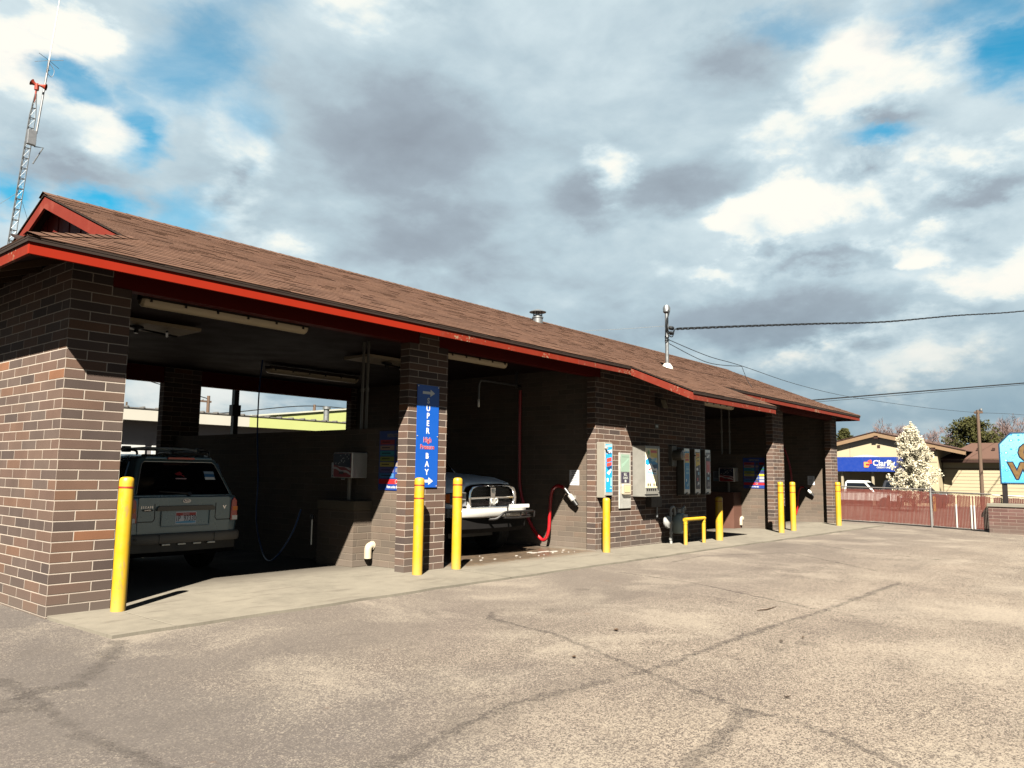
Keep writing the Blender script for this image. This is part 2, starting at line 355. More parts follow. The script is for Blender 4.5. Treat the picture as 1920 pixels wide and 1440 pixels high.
# ------------------------------------------------------------------ mesh builder
class MB:
    def __init__(s): s.v = []; s.f = []; s.m = []; s.sm = []; s.att = []
    def add(s, vs, fs, mi=0, smooth=False, att=0.):
        o = len(s.v); s.v += [tuple(p) for p in vs]
        for f in fs: s.f.append([o+i for i in f]); s.m.append(mi); s.sm.append(smooth); s.att.append(att)
    def box(s, x0, x1, y0, y1, z0, z1, mi=0):
        s.add([(x0, y0, z0), (x1, y0, z0), (x1, y1, z0), (x0, y1, z0), (x0, y0, z1), (x1, y0, z1), (x1, y1, z1), (x0, y1, z1)],
              [(0, 3, 2, 1), (4, 5, 6, 7), (0, 1, 5, 4), (1, 2, 6, 5), (2, 3, 7, 6), (3, 0, 4, 7)], mi)
    def hexa(s, p, mi=0, smooth=False):       # 4 lower + 4 upper points
        s.add(p, [(0, 3, 2, 1), (4, 5, 6, 7), (0, 1, 5, 4), (1, 2, 6, 5), (2, 3, 7, 6), (3, 0, 4, 7)], mi, smooth)
    def prism(s, pts, d, mi=0):               # polygon extruded along vector d
        n = len(pts); d = Vector(d); P = [Vector(p) for p in pts]
        s.add([*P, *[p+d for p in P]], [tuple(range(n))[::-1], tuple(range(n, 2*n))] + [(i, (i+1) % n, n+(i+1) % n, n+i) for i in range(n)], mi)
    def tube(s, path, r, seg=8, mi=0, caps=True):
        P = [Vector(p) for p in path]; n = len(P); rr = r if isinstance(r, (list, tuple)) else [r]*n
        T = []
        for i in range(n):
            a = P[max(i-1, 0)]; b = P[min(i+1, n-1)]; T.append((b-a).normalized())
        ref = Vector((0, 0, 1)) if abs(T[0].z) < .9 else Vector((1, 0, 0))
        N = (ref - T[0]*ref.dot(T[0])).normalized(); vs = []
        for i in range(n):
            N = (N - T[i]*N.dot(T[i]))
            N = N.normalized() if N.length > 1e-6 else T[i].orthogonal().normalized()
            B = T[i].cross(N)
            for k in range(seg):
                a = 2*math.pi*k/seg; vs.append(P[i] + (N*math.cos(a)+B*math.sin(a))*rr[i])
        fs = [(i*seg+k, i*seg+(k+1) % seg, (i+1)*seg+(k+1) % seg, (i+1)*seg+k) for i in range(n-1) for k in range(seg)]
        s.add(vs, fs, mi, True)
        if caps:
            s.add(vs[:seg], [tuple(range(seg))[::-1]], mi); s.add(vs[-seg:], [tuple(range(seg))], mi)
    def lathe(s, prof, o=(0, 0, 0), ax=(0, 0, 1), seg=24, mi=0, smooth=True):   # prof: (radius, height)
        ax = Vector(ax).normalized(); N = ax.orthogonal().normalized(); B = ax.cross(N); o = Vector(o); vs = []
        for (r, h) in prof:
            for k in range(seg):
                a = 2*math.pi*k/seg; vs.append(o+ax*h+(N*math.cos(a)+B*math.sin(a))*r)
        n = len(prof)
        s.add(vs, [(i*seg+k, i*seg+(k+1) % seg, (i+1)*seg+(k+1) % seg, (i+1)*seg+k) for i in range(n-1) for k in range(seg)], mi, smooth)
        s.add(vs[:seg], [tuple(range(seg))[::-1]], mi); s.add(vs[-seg:], [tuple(range(seg))], mi)
    def loft(s, rings, mi=0, closed=True, caps=True, smooth=True):
        n = len(rings[0]); vs = [p for r in rings for p in r]; k2 = n if closed else n-1
        s.add(vs, [(i*n+k, i*n+(k+1) % n, (i+1)*n+(k+1) % n, (i+1)*n+k) for i in range(len(rings)-1) for k in range(k2)], mi, smooth)
        if caps: s.add(rings[0], [tuple(range(n))[::-1]], mi); s.add(rings[-1], [tuple(range(n))], mi)
    def text(s, F, txt, a, b, h, mi=0, t0=.001, t1=.003, bold=0., align='CENTER', sx=1., shear=0.):
        vs, fs = text_geo(txt, bold, align, shear)
        top = [F.p(a+x*h*sx, b+y*h, t1) for x, y in vs]
        s.add(top, fs, mi)
    def build(s, name, mats, parent=None, bevel=0., sharp=35, loc=None, recalc=True, att=None):
        me = bpy.data.meshes.new(name)
        me.from_pydata(s.v, [], s.f)
        mats = mats if isinstance(mats, (list, tuple)) else [mats]
        for mt in mats: me.materials.append(mt)
        me.polygons.foreach_set('material_index', s.m)
        me.polygons.foreach_set('use_smooth', s.sm)
        if att:
            a = me.attributes.new(att, 'FLOAT', 'FACE'); a.data.foreach_set('value', s.att)
        if recalc:
            bm = bmesh.new(); bm.from_mesh(me)
            if any(s.sm): bmesh.ops.remove_doubles(bm, verts=bm.verts, dist=1e-5)
            bmesh.ops.recalc_face_normals(bm, faces=bm.faces); bm.to_mesh(me); bm.free()
        if any(s.sm): me.set_sharp_from_angle(angle=R(sharp))
        me.update()
        o = bpy.data.objects.new(name, me); COL.objects.link(o)
        if bevel:
            md = o.modifiers.new('bevel', 'BEVEL'); md.width = bevel; md.segments = 2; md.limit_method = 'ANGLE'; md.angle_limit = R(40)
        if parent: o.parent = parent
        if loc: o.location = loc
        return o

_tc = {}
def text_geo(txt, bold, align, shear):
    key = (txt, bold, align, shear)
    if key in _tc: return _tc[key]
    cu = bpy.data.curves.new('t', 'FONT'); cu.body = txt; cu.size = 1.0; cu.align_x = align; cu.align_y = 'BOTTOM_BASELINE'
    cu.offset = bold; cu.shear = shear; cu.resolution_u = 3; cu.fill_mode = 'FRONT'
    ob = bpy.data.objects.new('t', cu); COL.objects.link(ob)
    dg = bpy.context.evaluated_depsgraph_get()
    me = ob.evaluated_get(dg).to_mesh()
    vs = [(v.co.x/.70, v.co.y/.70) for v in me.vertices]     # cap height about 0.7 of the size
    fs = [tuple(p.vertices) for p in me.polygons]
    ob.evaluated_get(dg).to_mesh_clear()
    bpy.data.objects.remove(ob); bpy.data.curves.remove(cu)
    _tc[key] = (vs, fs)
    return _tc[key]

class Frame:          # a flat panel: origin, right, up, outward normal
    def __init__(s, o, r, u): s.o = Vector(o); s.r = Vector(r).normalized(); s.u = Vector(u).normalized(); s.n = s.r.cross(s.u)
    def p(s, a, b, c=0.): return s.o+s.r*a+s.u*b+s.n*c
    def box(s, mb, a0, a1, b0, b1, c0, c1, mi=0):
        mb.hexa([s.p(a0, b0, c0), s.p(a1, b0, c0), s.p(a1, b1, c0), s.p(a0, b1, c0), s.p(a0, b0, c1), s.p(a1, b0, c1), s.p(a1, b1, c1), s.p(a0, b1, c1)], mi)
    def poly(s, mb, pts, c0, c1, mi=0):
        mb.prism([s.p(a, b, c0) for a, b in pts], s.n*(c1-c0), mi)
    def disc(s, mb, a, b, r, c0, c1, mi=0, seg=20, ry=None):
        ry = ry or r
        s.poly(mb, [(a+r*math.cos(2*math.pi*k/seg), b+ry*math.sin(2*math.pi*k/seg)) for k in range(seg)], c0, c1, mi)
def FX(x, y, z): return Frame((x, y, z), (0, -1, 0), (0, 0, 1))     # faces -X
def FY(x, y, z): return Frame((x, y, z), (1, 0, 0), (0, 0, 1))      # faces -Y
def rrect(w, h, r, n=4, cx=0., cy=0.):
    out = []
    for (sx, sy, a0) in ((1, 1, 0), (-1, 1, 90), (-1, -1, 180), (1, -1, 270)):
        for k in range(n+1):
            a = R(a0+90*k/n); out.append((cx+sx*(w/2-r)+r*math.cos(a), cy+sy*(h/2-r)+r*math.sin(a)))
    return out

def tag(o, label=None, cat=None, group=None, kind=None):
    if label: o['label'] = label
    if cat: o['category'] = cat
    if group: o['group'] = group
    if kind: o['kind'] = kind
    return o
def thing(name, label, cat, loc=(0, 0, 0), rz=0., group=None):
    o = bpy.data.objects.new(name, None); COL.objects.link(o); o.location = loc; o.rotation_euler = (0, 0, rz)
    o.empty_display_size = .3
    return tag(o, label, cat, group)
def copy_tree(o, parent=None):
    c = o.copy(); COL.objects.link(c); c.parent = parent
    for ch in list(o.children): copy_tree(ch, c)
    return c
def bez(P, n=10):      # smooth path through points (Catmull-Rom)
    P = [Vector(p) for p in P]; out = []
    for i in range(len(P)-1):
        p0 = P[max(i-1, 0)]; p1 = P[i]; p2 = P[i+1]; p3 = P[min(i+2, len(P)-1)]
        for k in range(n):
            t = k/n
            out.append(.5*((2*p1)+(p2-p0)*t+(2*p0-5*p1+4*p2-p3)*t*t+(3*p1-p0-3*p2+p3)*t**3))
    out.append(P[-1]); return out

# ------------------------------------------------------------------ ground
def gz(x, y):          # the lot falls a little to the far end and drops to the street beyond the fence
    g = -.0045*max(0, min(x, 27)-4)
    g -= .02*max(0, min(-y, 12)-1)*max(0, min(1, (x-15)/8))
    if x > 27: g -= .5*min(1, (x-27)/9)
    return max(g, -.78)
def ground():
    xs = [-400, -150, -60, -30, -15]+[-8+i*1.0 for i in range(0, 60)]+[60, 75, 100, 150, 300, 700, 1500]
    ys = [-900, -300, -100, -50, -25]+[-15+i*1.0 for i in range(0, 45)]+[40, 60, 100, 200, 500, 1200]
    vs = [(x, y, gz(x, y)-.03) for y in ys for x in xs]; nx = len(xs)
    mb = MB(); mb.add(vs, [(j*nx+i, j*nx+i+1, (j+1)*nx+i+1, (j+1)*nx+i) for j in range(len(ys)-1) for i in range(nx-1)], 0, True)
    tag(mb.build('ground', ASPHALT), kind='structure')
ground()
def slab():
    # concrete slab: apron in front of the bays and floors that fall to the drains
    mb = MB()
    xs = [.0+i*.4 for i in range(0, 62)]; ys = [-1.36, -1.0, -.5, -.1, .25, .7, 1.2, 1.7, 2.3, 3., 3.9, 5., 6.5, 7.7, 9.0]
    rnd = random.Random(3)
    def z(x, y):
        d = 0.
        if y > .2 and y < 7.6: d = .011*min(y-.2, 7.6-y, 2.8)
        return gz(x, 0)-d+.0
    vs = []
    for j, y in enumerate(ys):
        for x in xs:
            yy = y+(rnd.uniform(-.025, .025)-.008*max(0, x-12) if j == 0 else 0)
            xx = x+((.05*(-y/1.36) if y < 0 else .06) if x == 0 else 0)
            vs.append((xx, yy, z(x, y)))
    nx = len(xs)
    fs = [(j*nx+i, j*nx+i+1, (j+1)*nx+i+1, (j+1)*nx+i) for j in range(len(ys)-1) for i in range(nx-1)]
    mb.add(vs, fs, 0, True)
    # front and left edge skirts so that the slab is a real step above the asphalt
    front = vs[:nx]; mb.add(front+[(x, y, zz-.06) for x, y, zz in front], [(i, i+1, nx+i+1, nx+i) for i in range(nx-1)], 0)
    left = [vs[j*nx] for j in range(len(ys))]; n = len(left)
    mb.add(left+[(x, y, zz-.06) for x, y, zz in left], [(i, i+1, n+i+1, n+i) for i in range(n-1)], 0)
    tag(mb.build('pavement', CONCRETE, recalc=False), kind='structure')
    # saw-cut joints
    jb = MB()
    for (x0, y0, x1, y1) in ((.63, -1.36, .62, .0), (5.47, -1.37, 5.5, -.0), (9.6, -1.4, 9.62, -.02), (14.5, -1.42, 14.5, -.02), (19.2, -1.45, 19.2, -.05)):
        w = .007; g = gz(x0, 0)+.003
        jb.add([(x0-w, y0, g), (x0+w, y0, g), (x1+w, y1, g), (x1-w, y1, g)], [(0, 1, 2, 3)], 0)
    tag(jb.build('pavement_joint', M('joint_sealant', (.30, .27, .22), .9), recalc=False), kind='structure')
slab()
def cracks():
    rnd = random.Random(5)
    mt, t, bs = new_mat('crack_filler')
    P = t.new('ShaderNodeNewGeometry').outputs['Position']
    n = t.noise(P, 34, 5, .75)
    set_base(t, bs, t.ramp(t.noise(P, 60, 4, .7), [(.3, (.075, .066, .062)), (.7, (.145, .127, .117))]))
    bs.inputs['Roughness'].default_value = .9; bs.inputs['Specular IOR Level'].default_value = .05
    ea = t.new('ShaderNodeAttribute'); ea.attribute_name = 'core'
    core = t.math('ADD', t.math('MULTIPLY', ea.outputs['Fac'], .75), t.math('SUBTRACT', n, .5))
    fine = t.smooth(t.math('ABSOLUTE', t.math('SUBTRACT', t.noise(P, 7, 5, .65), .5)), .022, .004)        # hairline splits
    a = t.math('MAXIMUM', t.math('MULTIPLY', t.smooth(core, .10, .80), .27), t.math('MULTIPLY', t.math('MULTIPLY', fine, t.smooth(ea.outputs['Fac'], .05, .4)), .6))
    t.put(bs.inputs['Alpha'], t.math('MULTIPLY', a, t.smooth(t.noise(P, 2.3, 3), .20, .48)))
    def strip(pts, w, jit, name='road'):
        P = []
        for i in range(len(pts)-1):
            a, b = Vector((*pts[i], 0)), Vector((*pts[i+1], 0)); k = max(2, int((b-a).length/.07))
            for q in range(k):
                p = a.lerp(b, q/k); P.append(p+Vector((rnd.uniform(-jit, jit), rnd.uniform(-jit, jit), 0)))
        vs = []; fs = []
        for i, p in enumerate(P):
            t2 = (P[min(i+1, len(P)-1)]-P[max(i-1, 0)]).normalized(); nn = Vector((-t2.y, t2.x, 0)); ww = 2.1*w*rnd.uniform(.5, 1.0)
            zz = gz(p.x, p.y)-.03+.004
            vs += [(p.x+nn.x*ww, p.y+nn.y*ww, zz), (p.x, p.y, zz+.001), (p.x-nn.x*ww, p.y-nn.y*ww, zz)]
        fs = [q for i in range(len(P)-1) for q in ((3*i, 3*i+1, 3*i+4, 3*i+3), (3*i+1, 3*i+2, 3*i+5, 3*i+4))]
        mb = MB(); mb.add(vs, fs)
        o = mb.build('asphalt_crack', mt, recalc=False); at = o.data.attributes.new('core', 'FLOAT', 'POINT'); at.data.foreach_set('value', [1. if i % 3 == 1 else 0. for i in range(len(vs))])
        tag(o, kind='structure')
    strip([(-1.03, -2.13), (-1.05, -2.79), (-1.12, -3.79), (-1.07, -4.33), (-1.02, -5.0)], .05, .012)
    strip([(-1.6, -3.2), (-1.0, -2.65), (-.79, -2.69), (-.4, -2.24), (-.05, -1.67), (.1, -1.42)], .085, .02)
    strip([(-.6, -5.42), (.31, -5.23), (.94, -5.15), (1.36, -5.23), (2.3, -5.39), (3.3, -5.39), (4.59, -5.40), (5.93, -5.48), (9.33, -5.5)], .045, .015)
    strip([(3.3, -2.9), (3.02, -3.14), (2.87, -4.06), (2.29, -5.26), (2.1, -5.68), (1.84, -6.31), (1.82, -6.69), (1.64, -7.05), (1.4, -7.42)], .035, .015)
    strip([(1.87, -6.33), (1.3, -6.45), (.61, -6.53)], .06, .02)
    strip([(9.2, -1.9), (10.6, -1.75), (12.6, -2.69), (10.5, -4.91)], .03, .02)
    strip([(15.4, -1.9), (14.2, -3.4), (12.8, -6.6)], .03, .02)
    strip([(7.3, -2.0), (7.0, -3.4), (6.0, -5.45)], .025, .015)
cracks()
# ------------------------------------------------------------------ the car wash building
D = 7.74                    # depth
ZB = 3.365                  # underside of the front beams
SL = .4167                  # roof pitch 5/12
def zr(y): return 3.56+SL*(y+.62)
B = thing('car_wash_building', 'long brown brick car wash with open bays and red trimmed shingle roof', 'building')
def part(name, mb, mats, bevel=0., **k): return mb.build(name, mats, B, bevel, **k)
def wallpart(name, *boxes, mat=BRICK):
    mb = MB()
    for b in boxes: mb.box(*b)
    return part(name, mb, mat)
T = .2
wallpart('pillar', (0, .61, 0, T, -.1, ZB), (0, .41, 0, T, ZB, 3.66))
wallpart('pillar', (4.695, 5.508, 0, T, -.1, ZB), (4.895, 5.308, 0, T, ZB, 3.66))
wallpart('pillar', (18.83, 19.64, 0, T, -.2, ZB), (19.03, 19.44, 0, T, ZB, 3.66))
wallpart('pillar', (23.98, 24.62, 0, T, -.2, ZB), (24.18, 24.62, 0, T, ZB, 3.66))
wallpart('front_wall', (9.66, 14.48, 0, T, -.15, ZB), (9.86, 14.28, 0, T, ZB, 3.66))
wallpart('side_wall', (0, .2, T, D, -.1, 3.62))
wallpart('side_wall', (24.42, 24.62, T, D, -.2, 3.62))
for x0, x1 in ((.2, .61), (4.68, 5.50), (9.62, 14.35), (18.83, 19.64), (23.98, 24.42)):
    wallpart('rear_pillar', (x0, x1, D-T, D, -.25, 3.6))
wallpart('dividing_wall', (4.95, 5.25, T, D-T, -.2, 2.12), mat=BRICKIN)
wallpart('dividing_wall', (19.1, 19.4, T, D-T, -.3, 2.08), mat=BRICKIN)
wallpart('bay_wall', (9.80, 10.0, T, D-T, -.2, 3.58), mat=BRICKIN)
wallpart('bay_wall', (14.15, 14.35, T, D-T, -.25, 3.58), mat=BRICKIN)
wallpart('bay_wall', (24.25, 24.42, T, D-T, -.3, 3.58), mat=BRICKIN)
for x0, x1 in ((.61, 4.68), (5.50, 9.62), (14.35, 18.83), (19.64, 23.98)):
    mb = MB(); mb.box(x0, x1, D-.17, D-.03, 3.25, 3.58); part('rear_beam', mb, REDDARK)
mb = MB(); mb.box(.2, 24.42, T, D-T, 3.58, 3.62); part('ceiling', mb, CEIL)
for x0, x1 in ((.41, 4.895), (5.308, 9.86), (14.28, 19.03), (19.44, 24.18)):
    mb = MB(); mb.box(x0+.002, x1-.002, .012, .165, ZB+.002, 3.64); part('beam', mb, REDDARK, .004)
# soffits and the rear eave
mb = MB()
th = .13
def slope_slab(x0, x1, y0, y1, off, t):
    a = [(x0, y0, zr(y0)-off), (x1, y0, zr(y0)-off), (x1, y1, zr(y1)-off), (x0, y1, zr(y1)-off)]
    mb.hexa([(x, y, z-t) for x, y, z in a]+a)
slope_slab(-.57, 25.25, -.57, .02, .118, .02)
slope_slab(10.04, 14.01, -1.92, -.575, .118, .02)
mb.hexa([(-.57, -.3, 3.43), (0, .02, 3.66), (0, D, 3.66), (-.57, D+.3, 3.43), (-.57, -.3, 3.45), (0, .02, 3.68), (0, D, 3.68), (-.57, D+.3, 3.45)])
mb.hexa([(24.62, .02, 3.66), (25.25, -.3, 3.43), (25.25, D+.3, 3.43), (24.62, D, 3.66), (24.62, .02, 3.68), (25.25, -.3, 3.45), (25.25, D+.3, 3.45), (24.62, D, 3.68)])
part('soffit', mb, SOFFIT)
# rafter tails under the left eave
for k in range(13):
    y = .25+k*.61; mb = MB()
    mb.hexa([(-.56, y, 3.37), (-.0, y, 3.58), (-.0, y+.04, 3.58), (-.56, y+.04, 3.37), (-.56, y, 3.43), (-.0, y, 3.66), (-.0, y+.04, 3.66), (-.56, y+.04, 3.43)])
    part('rafter', mb, M('bare_rafter_wood', (.10, .055, .025), .8, var=.3, scale=8))

# roof ----------------------------------------------------------------
XL, XR, GL, GR = -.62, 25.30, .93, 24.6           # eave ends, gable ends
RY = 3.87
roof = None
def roof_build():
    global roof
    rnd = random.Random(8)
    mb = MB()
    def courses(e0, e1, lim, to):
        dy = .132; y = e0
        while y < e1-.01:
            y2 = min(y+dy+.0, e1)
            a0, b0 = lim(y+.001); a1, b1 = lim(y2-.001)
            x = a0
            tx = rnd.uniform(.1, .3)
            n0 = max(1, int((b0-a0)/.26)); cuts = sorted([0, 1]+[min(.999, max(.001, (k+rnd.uniform(-.35, .35))/n0)) for k in range(1, n0)])
            for c0, c1 in zip(cuts[:-1], cuts[1:]):
                h = rnd.choice((.007, .008, .008, .009, .013)); drop = rnd.uniform(0, .006)
                p = [to(a0+(b0-a0)*c0, y-drop, h), to(a0+(b0-a0)*c1, y-drop, h), to(a1+(b1-a1)*c1, y2, .003), to(a1+(b1-a1)*c0, y2, .003)]
                q = [to(a0+(b0-a0)*c0, y-drop, 0.), to(a0+(b0-a0)*c1, y-drop, 0.)]
                at = rnd.random()
                mb.add([*p, *q], [(0, 1, 2, 3), (4, 5, 1, 0), (4, 0, 3), (1, 5, 2)], 0, False, at)
            y = y2
    c = math.cos(math.atan(SL)); sn = math.sin(math.atan(SL))
    def tofront(x, y, h): return (x, y-h*sn, zr(y)+h*c)
    def limf(y):
        if y < -.62: return (10.0, 14.05)
        return (min(GL, y) if y < GL else GL, max(GR, XR-(y+.62)) if XR-(y+.62) > GR else GR)
    courses(-1.95, -.62, limf, tofront); courses(-.62, RY, limf, tofront)
    def toleft(y, d, h): return (d-h*sn, y, zr(d)+h*c)           # d plays the part of y on the end slope
    courses(-.62, 1.2, lambda d: (d, D-d), toleft)
    def toright(y, d, h): return (XR-(d+.62)+h*sn, y, zr(d)+h*c)
    courses(-.62, .3, lambda d: (d, D-d), toright)
    roof = mb.build('roof', SHINGLE, B, recalc=False, att='tab')
    # ridge caps, hip caps
    cb = MB()
    x = GL-.02
    while x < GR:
        x2 = min(x+.2, GR+.02); z0 = zr(RY)
        cb.add([(x, RY-.14, z0-.14*SL+.016), (x2, RY-.14, z0-.14*SL+.012), (x2, RY, z0+.026), (x, RY, z0+.031), (x, RY+.14, z0-.14*SL+.016), (x2, RY+.14, z0-.14*SL+.012)],
               [(0, 1, 2, 3), (3, 2, 5, 4)], 0, False, rnd.random()); x = x2
    cb.build('ridge_cap', SHINGLE, roof, recalc=False, att='tab')
    for s0, fx in ((1, lambda d: d), (-1, lambda d: XR-(d+.62))):
        d = -.64; cb = MB()
        while d < (GL if s0 == 1 else .08):
            d2 = d+.16; w = .1
            cb.add([(fx(d)+s0*w, d-0*w, zr(d)+.02), (fx(d2)+s0*w, d2, zr(d2)+.012), (fx(d2), d2, zr(d2)+.026), (fx(d), d, zr(d)+.036),
                    (fx(d), d+w, zr(d)+.02), (fx(d2), d2+w, zr(d2)+.012)], [(0, 1, 2, 3), (3, 2, 5, 4)], 0, False, rnd.random()); d = d2
        cb.build('hip_cap', SHINGLE, roof, recalc=False, att='tab')
    # deck under the shingles, back slope included
    db = MB()
    def deck(pts, t=.018, off=.004):
        up = [(x, y, z-off) for x, y, z in pts]; n = len(up)
        db.add([(x, y, z-t-off) for x, y, z in pts]+up, [tuple(range(n))[::-1], tuple(range(n, 2*n))]+[(i, (i+1) % n, n+(i+1) % n, n+i) for i in range(n)])
    deck([(XL, -.62, zr(-.62)), (XR, -.62, zr(-.62)), (GR, XR-.62-GR, zr(XR-.62-GR)), (GR, RY, zr(RY)), (GL, RY, zr(RY)), (GL, GL, zr(GL))])
    deck([(10, -1.95, zr(-1.95)), (14.05, -1.95, zr(-1.95)), (14.05, -.62, zr(-.62)), (10, -.62, zr(-.62))])
    by = 2*RY
    deck([(XR, by+.62, zr(-.62)), (XL, by+.62, zr(-.62)), (GL, by-GL, zr(GL)), (GL, RY, zr(RY)), (GR, RY, zr(RY)), (GR, by-(XR-.62-GR), zr(XR-.62-GR))])
    deck([(XL, by+.62, zr(-.62)), (XL, -.62, zr(-.62)), (1.2, 1.2, zr(1.2)), (1.2, by-1.2, zr(1.2))])
    deck([(XR, -.62, zr(-.62)), (XR, by+.62, zr(-.62)), (GR-.2, by-.3, zr(.3)), (GR-.2, .3, zr(.3))])
    db.build('roof_deck', BROWNEDGE, roof)
roof_build()
# gable ends
def gable(gx, s):
    mb = MB(); x0 = gx+s*.22
    yb = 1.0; n = 28
    y0, y1 = .9, 2*RY-.9; zb0 = zr(min(1.2, gx+.2 if s > 0 else .1))-.2
    if s < 0: zb0 = zr(.1)-.1
    for k in range(n):
        a = y0+(y1-y0)*k/n; b = y0+(y1-y0)*(k+1)/n-.012
        za = zr(a if a <= RY else 2*RY-a)-.05; zb = zr(b if b <= RY else 2*RY-b)-.05
        if max(za, zb) < zb0: continue
        dx = .012*(k % 2)
        mb.hexa([(x0+dx, a, zb0), (x0+.03+dx, a, zb0), (x0+.03+dx, b, zb0), (x0+dx, b, zb0), (x0+dx, a, za), (x0+.03+dx, a, za), (x0+.03+dx, b, zb), (x0+dx, b, zb)])
    part('gable', mb, GABLERED)
    for sg in (0, 1):
        mb = MB(); lo = gx if s > 0 else .12
        pts = [(lo, zr(lo)-.045), (RY, zr(RY)-.045), (RY, zr(RY)-.045-.17), (lo+.12, zr(lo+.12)-.045-.17)]
        P = [(gx+s*.015, y if not sg else 2*RY-y, z) for y, z in pts]
        mb.prism(P, (s*.035, 0, 0)); part('rake_board', mb, REDOLD if s < 0 else M('red_rake', (.20, .022, .010), .65, var=.12, scale=4, dirt=.3, dirtcol=(.33, .10, .07)), .003)
gable(GL, 1); gable(GR, -1)
# fascia boards
def fascia(x0, x1, y0, y1, zt, mat, n=1, h=.125):
    mb = MB()
    mb.box(x0, x1, y0, y1, zt-h, zt); part('fascia', mb, mat, .003)
ZT = zr(-.60)-.048
REDMID = M('red_fascia_weathered', (.225, .022, .008), .65, var=.12, scale=5, dirt=.4, dirtcol=(.24, .075, .05), bump=.15, bscale=40, spec=.06, chips=(.30, .20, .13))
fascia(-.60, 4.72, -.60, -.565, ZT, REDNEW)
fascia(4.725, 8.2, -.60, -.565, ZT, REDMID)
fascia(8.205, 10.0, -.60, -.565, ZT, REDOLD)
fascia(14.05, 19.3, -.60, -.565, ZT, REDOLD)
fascia(19.305, 25.28, -.60, -.565, ZT, REDOLD)
fascia(-.60, -.565, -.563, D+.6, ZT, REDMID)
fascia(25.245, 25.28, -.563, D+.6, ZT, REDOLD)
fascia(10.037, 12.9, -1.93, -1.895, zr(-1.93)-.048, REDOLD)
fascia(12.905, 14.013, -1.93, -1.895, zr(-1.93)-.048, REDOLD)
for x in (10.0, 14.015):
    mb = MB(); ya, yb = -1.93, -.603
    mb.prism([(x, ya, zr(ya)-.048), (x, yb, zr(yb)-.048), (x, yb, zr(yb)-.048-.135), (x, ya, zr(ya)-.048-.135)], (.035, 0, 0)); part('fascia', mb, REDOLD, .003)
# drip edge
mb = MB()
mb.box(XL+.002, 9.995, -.617, -.602, ZT-.012, zr(-.62)-.024); mb.box(14.055, XR-.002, -.617, -.602, ZT-.012, zr(-.62)-.024)
mb.box(XL+.003, XL+.018, -.6, D+.6, ZT-.012, zr(-.62)-.024); mb.box(10.0, 14.05, -1.947, -1.932, zr(-1.95)-.054, zr(-1.95)-.024)
part('drip_edge', mb, BROWNEDGE)
# block piers that carry the wash hardware
mb = MB(); mb.box(4.6, 4.948, 1.05, 1.95, -.15, .84); part('hose_pier', mb, BRICKIN)
mb = MB(); mb.box(4.585, 4.949, 1.035, 1.965, .842, .985); part('pier_cap', mb, M('pier_cap_stone', (.16, .13, .09), .8, var=.25, scale=9), .01)
mb = MB(); mb.box(18.55, 19.098, 1.10, 2.0, -.2, .96); part('hose_pier', mb, M('red_brown_steel', (.15, .07, .05), .6, var=.15, scale=4))
# conduits above the dividing walls
for x, y in ((5.0, 1.44), (5.0, 1.56), (19.15, 1.5), (19.15, 1.75)):
    mb = MB(); mb.tube([(x+.1, y, 2.1), (x+.1, y, 3.58)], .022, 8); mb.lathe([(.03, 0), (.03, .06)], (x+.1, y, 2.75), seg=10); part('conduit', mb, M('conduit_pipe', (.22, .20, .17), .5, .3))
# vent stack and service mast on the roof (sub-parts of the roof)
def roof_bits():
    zx, zy = 12.4, 3.6; zb = zr(zy)
    mb = MB(); mb.lathe([(.13, -.1), (.13, .10), (.145, .10), (.145, .13), (.115, .13), (.115, .18)], (zx, zy, zb), seg=20)
    for k in range(4):
        a = k*math.pi/2+.4; mb.box(zx+.11*math.cos(a)-.01, zx+.11*math.cos(a)+.01, zy+.11*math.sin(a)-.01, zy+.11*math.sin(a)+.01, zb+.16, zb+.27)
    mb.lathe([(.215, .25), (.22, .262), (.10, .315), (.02, .34), (.0, .34)], (zx, zy, zb), seg=24)
    mb.build('vent_stack', GALV, roof)
    mx, my = 13.45, .46; mz = zr(my)
    mb = MB(); mb.lathe([(.14, -.05), (.13, .02), (.07, .10), (.05, .10)], (mx, my, mz), seg=14); mb.build('mast_flashing', M('white_flashing', (.7, .66, .6), .6), roof)
    mb = MB(); mb.lathe([(.042, 0), (.042, 1.38)], (mx, my, mz), seg=14)
    for h in (.62, .72): mb.lathe([(.05, h), (.05, h+.05)], (mx, my, mz), seg=14)
    mb.lathe([(.055, 1.33), (.085, 1.36), (.09, 1.46), (.06, 1.52), (0, 1.54)], (mx, my, mz), seg=16)
    mb.tube([(mx-.1, my, mz+.70), (mx+.12, my, mz+.70)], .008, 6)
    mb.build('service_mast', GALV, roof)
    mb = MB()
    for k, dx in enumerate((-.05, -.08, -.11)):
        mb.tube(bez([(mx-.03, my-.05, mz+1.42), (mx-.13-dx*.2, my-.12, mz+1.28), (mx-.2+dx, my-.14, mz+1.05), (mx-.1+dx, my-.12, mz+.86-.03*k), (mx+.12, my-.08, mz+.86-.05*k), (mx+.35, my-.03, mz+.98), (mx+.55, my-.0, mz+1.02)], 6), .012, 6)
    mb.lathe([(.02, 0), (.05, .04), (.05, .16), (.02, .2)], (mx+.02, my-.06, mz+.97), (1, 0, .05), 10); mb.lathe([(.02, 0), (.04, .04), (.04, .16), (.02, .2)], (mx+.02, my-.06, mz+.85), (1, 0, .05), 10)
    mb.build('mast_wiring', M('black_cable', (.02, .022, .025), .5), roof)
roof_bits()
